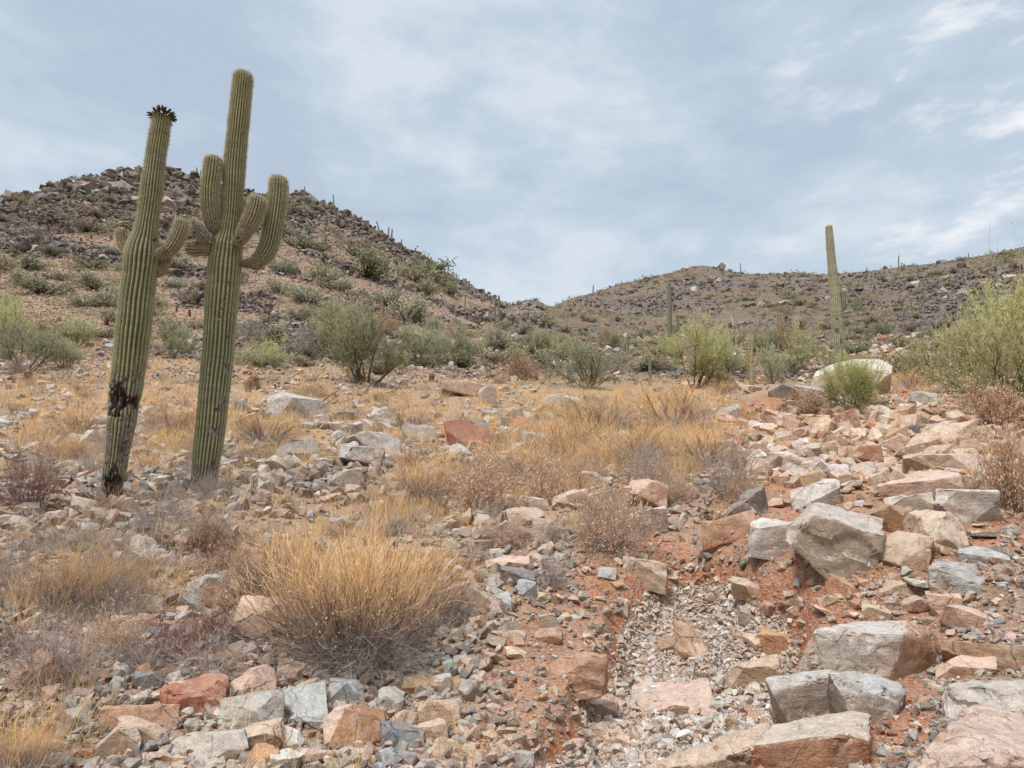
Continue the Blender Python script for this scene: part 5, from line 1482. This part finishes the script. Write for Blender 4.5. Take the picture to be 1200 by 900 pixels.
# more dry bushes over the middle ground
MB_ = [('golden', 22, (20, 640, 445, 560), 'small straw bush'), ('golden', 14, (640, 860, 460, 560), 'small golden bush'), ('grey', 16, (0, 560, 470, 640), 'small grey twiggy bush'), ('leafy', 14, (480, 900, 480, 640), 'small dry leafy bush'), ('leafy', 8, (0, 260, 640, 740), 'small leafy dry plant'), ('grey', 6, (540, 780, 560, 700), 'small bare twig bush'), ('grey', 14, (0, 280, 620, 800), 'low bare twiggy plant'), ('red', 12, (0, 300, 600, 800), 'low reddish twiggy plant')]
for key, n, (x0, x1, y0, y1), nm in MB_:
    for k in range(n):
        x = rnd.uniform(x0, x1); y = rnd.uniform(y0, y1)
        g = ground(x, y)[0]; D = float(project(*g)[2])
        w = rnd.uniform(.55, 1.15) * F / D * (.7 if y > 600 else 1)
        e = place_plant(key, 'dry_bush', x, y, w, w * rnd.uniform(.4, .62), 'x', 'dry bush', 'dry bushes in the grass', var=rnd.randrange(1, 5), auto=nm)

# shrubs on the far hills
FB = []
rr_ = random.Random(77)
def dens(x, y):
    v = float(fbm(np.array([x / 55.]), np.array([y / 25.]), seed=88, octv=3)[0])
    return .45 + 1.3 * v
FIX = [(50, 345, 56), (105, 272, 40), (40, 285, 36), (30, 315, 40), (100, 215, 24), (140, 300, 30), (60, 300, 30), (360, 355, 60), (395, 340, 46), (430, 325, 60), (455, 360, 50), (475, 375, 60), (500, 345, 40), (520, 335, 40), (330, 320, 40), (350, 290, 34), (345, 250, 24), (505, 325, 46), (555, 395, 36), (415, 300, 40), (485, 330, 44), (380, 330, 40), (330, 345, 40), (525, 345, 30), (620, 378, 22), (610, 392, 24)]
for x, y, w in FIX: FB.append((x, y, w))
tries = 0
while len(FB) < 290 and tries < 4000:
    tries += 1
    x = rr_.uniform(-10, 1210); yr = float(np.interp(x, rx, ry)); y = yr + (440 - yr) * rr_.random() ** 1.0
    if x < 300 and y > 400: continue
    if rr_.random() > dens(x, y): continue
    if any(abs(x - a) < (c + 8) * .38 and abs(y - b) < (c + 8) * .2 for a, b, c in FB): continue
    g = ground(x, y)[0]; r_h = math.hypot(g[0], g[1])
    if r_h < 26 or r_h > np.interp(x, cx_, cd_): continue
    w = min(rr_.uniform(1.3, 3.4) * F / r_h * (1 if x < 640 else 1.15), 46)
    FB.append((x, y, w))
for (x, y, w) in FB:
    g = ground(x, y)[0]; D = float(project(*g)[2])
    if math.hypot(g[0], g[1]) > 500: continue
    o = bpy.data.objects.new('shrub', rr_.choice(PROTOFAR)); COL.objects.link(o)
    s = w * D / F / 1.12
    o.scale = (s * rr_.uniform(.8, 1.3), s * rr_.uniform(.8, 1.2), s * rr_.uniform(.5, .95)); o.rotation_euler = (0, 0, rr_.uniform(0, 6.28)); o.location = g
    tag(o, 'x', 'shrub', 'shrubs dotted over the hills')
    size = 'tiny' if w < 10 else ('small' if w < 20 else 'broad')
    autolabel(o, f'{size} olive shrub', x, y, LMH)

# low brush on the hills that nobody could count
def brush():
    x, y = pix(56000, -380, 1550, 195, 452)
    G = ground(x, y); r = np.hypot(G[:, 0], G[:, 1]); dc = np.interp(x, cx_, cd_)
    rm = gsamp(rockmask, G[:, 0], G[:, 1])
    d = .15 + .85 * sstep(fbm(G[:, 0] / 7, G[:, 1] / 7, seed=71, octv=4), -.1, .35)
    k = (r < dc * 1.02) & (r > 24) & (rng.random(len(x)) < d * (1 - .5 * rm)); x, y, G, r = x[k], y[k], G[k], r[k]
    n = 16; S = rng.uniform(2.2, 7, len(x)) * r / F; i = np.repeat(np.arange(len(x)), n)
    P = G[i] + rng.normal(0, 1, (len(i), 3)) * S[i][:, None] * np.array([.36, .36, .2]); P[:, 2] += S[i] * .22
    pal = np.array([(.46, .43, .28), (.50, .42, .28), (.62, .44, .26), (.56, .38, .23), (.38, .32, .23)])
    c = pal[rng.integers(0, 5, len(x))] * (1 + rng.normal(0, .15, (len(x), 1)))
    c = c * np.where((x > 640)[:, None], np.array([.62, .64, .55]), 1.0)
    v, f, cc = leaves(P, S[i] * .22, c[i] * (1 + rng.normal(0, .12, (len(i), 1))), rng, 1.6)
    tag(link('brush', mesh_from('brush', v, f, M_LEAF, cc)), 'low olive and straw brush speckling the hillsides', 'brush', kind='stuff')
brush()

# dead branch on the smooth rock
g = ground(345, 482)[0]; D = float(project(*g)[2]) - .3
e = empty('dead_branch', g, 'dead reddish forked branch lying across the smooth grey rock', 'branch')
def stick(pts, w0, w1, parent, name):
    P = catmull([at_depth(x, y, D + dd) for x, y, dd in pts], 14)[None]
    v, f, c = tubes(P, w0, w1, (.22, .12, .08), (.30, .19, .14), rng, 6)
    return link(name, mesh_from(name, v - np.array(parent.location), f, M_WOOD, c, smooth=True), parent)
stick([(332, 483, -.1), (352, 480, -.1), (370, 477, 0), (383, 466, .1), (399, 456, .2)], .07, .03, e, 'limb')
stick([(370, 477, 0), (384, 472, 0), (398, 462, .1)], .04, .015, e, 'twig')
stick([(366, 478, 0), (356, 484, -.2), (344, 488, -.3)], .03, .012, e, 'twig')
stick([(352, 480, -.1), (362, 470, -.1), (372, 464, 0)], .03, .012, e, 'twig')

# dry grass over the slope
GR = [(740, 510, 135, 58, 1.25), (560, 500, 120, 50, .7), (640, 465, 200, 22, .8), (300, 500, 70, 40, .9), (190, 500, 70, 60, .7), (60, 490, 90, 50, .7), (430, 480, 120, 30, .7), (600, 560, 110, 40, .7), (480, 590, 90, 50, .8), (100, 680, 120, 60, .35), (60, 860, 80, 50, .3), (420, 650, 130, 40, .3), (1080, 448, 60, 18, .9), (850, 560, 60, 30, .6), (230, 600, 120, 40, .4), (690, 610, 60, 30, .35)]
def grass():
    x, y = pix(58000, -450, 1680, 385, 960)
    dd = np.maximum(np.maximum(fieldmap(GR, x, y), .5 * ((x > 1280) | (x < -60)) * (y > 440)), .035 + .22 * (y < 560) * (x < 900) * sstep(y, 375, 415) + .25 * (y < 480) * sstep(y, 375, 440) * (x < 800))
    dd *= 0.35 + 0.9 * sstep(fbm(x / 35, y / 18, seed=91, octv=3), -.25, .3)
    dd *= np.where(y > 560, .42, 1) * (1 - .95 * inpoly(x, y, CREEKP)) * (1 - .8 * ell(x, y, 1000, 560, 170, 75))
    dd *= np.where((x > 560) & (y > 640), 0.04, 1) * np.where(y > 770, .35, 1)
    k = rng.random(len(x)) < dd * .8; x, y = x[k], y[k]
    G = ground(x, y); D = project(G[:, 0], G[:, 1], G[:, 2])[2]
    nb = np.clip(40 - D * .8, 9, 30).astype(int)
    i = np.repeat(np.arange(len(x)), nb); N = len(i)
    spread = rng.uniform(.05, .14, len(x)); hgt = rng.uniform(.16, .42, len(x)) * (1 + .45 * ell(x, y, 740, 510, 130, 60))
    P0 = G[i] + rng.normal(0, 1, (N, 3)) * spread[i][:, None] * np.array([1, 1, 0]); P0[:, 2] = H(P0[:, 0], P0[:, 1]) - .01
    Dr = rng.normal(0, .33, (N, 3)); Dr[:, 2] = 1
    pts, _ = grow(P0, Dr, hgt[i] * rng.uniform(.5, 1.15, N), 4, -.15, .12, rng)
    wk = np.maximum(.0026, D[i] * .00034)
    br = (1 + rng.normal(0, .13, len(x)))[i][:, None]
    kind = (rng.random(len(x)) < .42)[i][:, None]
    c0 = np.where(kind, vcol((.36, .28, .22), N, .12, rng), vcol((.64, .40, .18), N, .12, rng)) * br
    c1 = np.where(kind, vcol((.50, .41, .32), N, .12, rng), vcol((.98, .62, .28), N, .12, rng)) * br
    v, f, c = tubes(pts, wk, wk * .45, c0, c1, rng, 2)
    print('grass blades', N, 'tufts', len(x))
    tag(link('grass', mesh_from('grass', v, f, M_VEG, c)), 'dry golden grass between the stones', 'grass', kind='stuff')
grass()

finish_labels()

# ------------------------------------------------------------------ sky, sun, camera
w = bpy.data.worlds.new('World'); bpy.context.scene.world = w; w.use_nodes = True
nt = w.node_tree; nt.nodes.clear(); nb = NB(nt)
SUN_EL, SUN_AZ = R(58), R(-35)   # azimuth measured from the view direction, to the left and behind is positive below
tc = nb.n('ShaderNodeTexCoord')
sky = nb.n('ShaderNodeTexSky', sky_type='NISHITA'); sky.sun_disc = False; sky.sun_elevation = SUN_EL; sky.sun_rotation = R(150)
bg1 = nb.n('ShaderNodeBackground'); nb.link(sky.outputs[0], bg1.inputs[0]); bg1.inputs[1].default_value = 0.08
sp = nb.n('ShaderNodeSeparateXYZ'); nb.link(tc.outputs['Generated'], sp.inputs[0])
zz = nb.math('MAXIMUM', sp.outputs[2], 0.0)
den = nb.math('ADD', zz, 0.22)
cb = nb.n('ShaderNodeCombineXYZ'); nb.link(nb.math('DIVIDE', sp.outputs[0], den), cb.inputs[0]); nb.link(nb.math('DIVIDE', sp.outputs[1], den), cb.inputs[1])
mpn = nb.n('ShaderNodeMapping'); nb.link(cb.outputs[0], mpn.inputs[0]); mpn.inputs['Location'].default_value = (3.1, 0.4, 0); mpn.inputs['Scale'].default_value = (1, 0.75, 1)
n1 = nb.noise(mpn.outputs[0], 1.15, 7, 0.52, 0.5)
n2 = nb.noise(mpn.outputs[0], 2.9, 8, 0.6, 0.35)
mp3 = nb.n('ShaderNodeMapping'); nb.link(tc.outputs['Generated'], mp3.inputs[0]); mp3.inputs['Scale'].default_value = (1, 1, 2.6); mp3.inputs['Location'].default_value = (.7, .2, .35)
n3 = nb.noise(mp3.outputs[0], 8.5, 6, 0.6, 0.15)
v = nb.math('ADD', nb.math('MULTIPLY', n1, 0.5), nb.math('ADD', nb.math('MULTIPLY', n2, 0.24), nb.math('MULTIPLY', n3, 0.26)))
cc = nb.ramp(v, [(0.43, (0.50, 0.60, 0.725)), (0.5, (0.575, 0.68, 0.79)), (0.575, (0.73, 0.805, 0.88))])
# brighter breaks low on the right
rt = nb.mapr(nb.math('DIVIDE', sp.outputs[0], nb.math('ADD', nb.math('MAXIMUM', sp.outputs[1], 0.0), 0.15)), 0.2, 0.5)
br = nb.math('MULTIPLY', nb.mapr(n3, 0.55, 0.70), nb.math('MULTIPLY', rt, nb.mapr(n2, 0.42, 0.62)))
cc = nb.mix(nb.math('MULTIPLY', br, 0.62), cc, (1.12, 1.1, 1.1))
# haze towards the horizon, bright overcast zenith
cc = nb.mix(nb.mapr(zz, 0.12, 0.42, 0.35, 0.0), cc, (0.66, 0.765, 0.87))
zen = nb.mapr(zz, 0.62, 0.95, 1.0, 2.0)
bg2 = nb.n('ShaderNodeBackground'); nb.link(cc, bg2.inputs[0]); nb.link(zen, bg2.inputs[1])
mx = nb.n('ShaderNodeMixShader'); mx.inputs[0].default_value = 0.93
nb.link(bg1.outputs[0], mx.inputs[1]); nb.link(bg2.outputs[0], mx.inputs[2])
wo = nb.n('ShaderNodeOutputWorld'); nb.link(mx.outputs[0], wo.inputs[0])

sl = bpy.data.lights.new('sun', 'SUN'); sl.energy = 3.1; sl.angle = R(14); sl.color = (1, .96, .9)
so = bpy.data.objects.new('sun', sl); COL.objects.link(so)
so.rotation_euler = (R(32), 0, R(-30))   # light comes from above, behind and to the left of the camera

cam = bpy.data.cameras.new('camera'); co = bpy.data.objects.new('camera', cam); COL.objects.link(co)
cam.sensor_width = 36; cam.lens = F / 1200 * 36; cam.clip_end = 6000; cam.clip_start = .05
co.location = (0, 0, CAMZ); co.rotation_euler = (R(90) + PITCH, 0, 0)
sc = bpy.context.scene; sc.camera = co
sc.view_settings.view_transform = 'Standard'; sc.view_settings.look = 'None'; sc.view_settings.exposure = 0
sc.cycles.max_bounces = 5; sc.cycles.diffuse_bounces = 3
sc.cycles.use_denoising = True
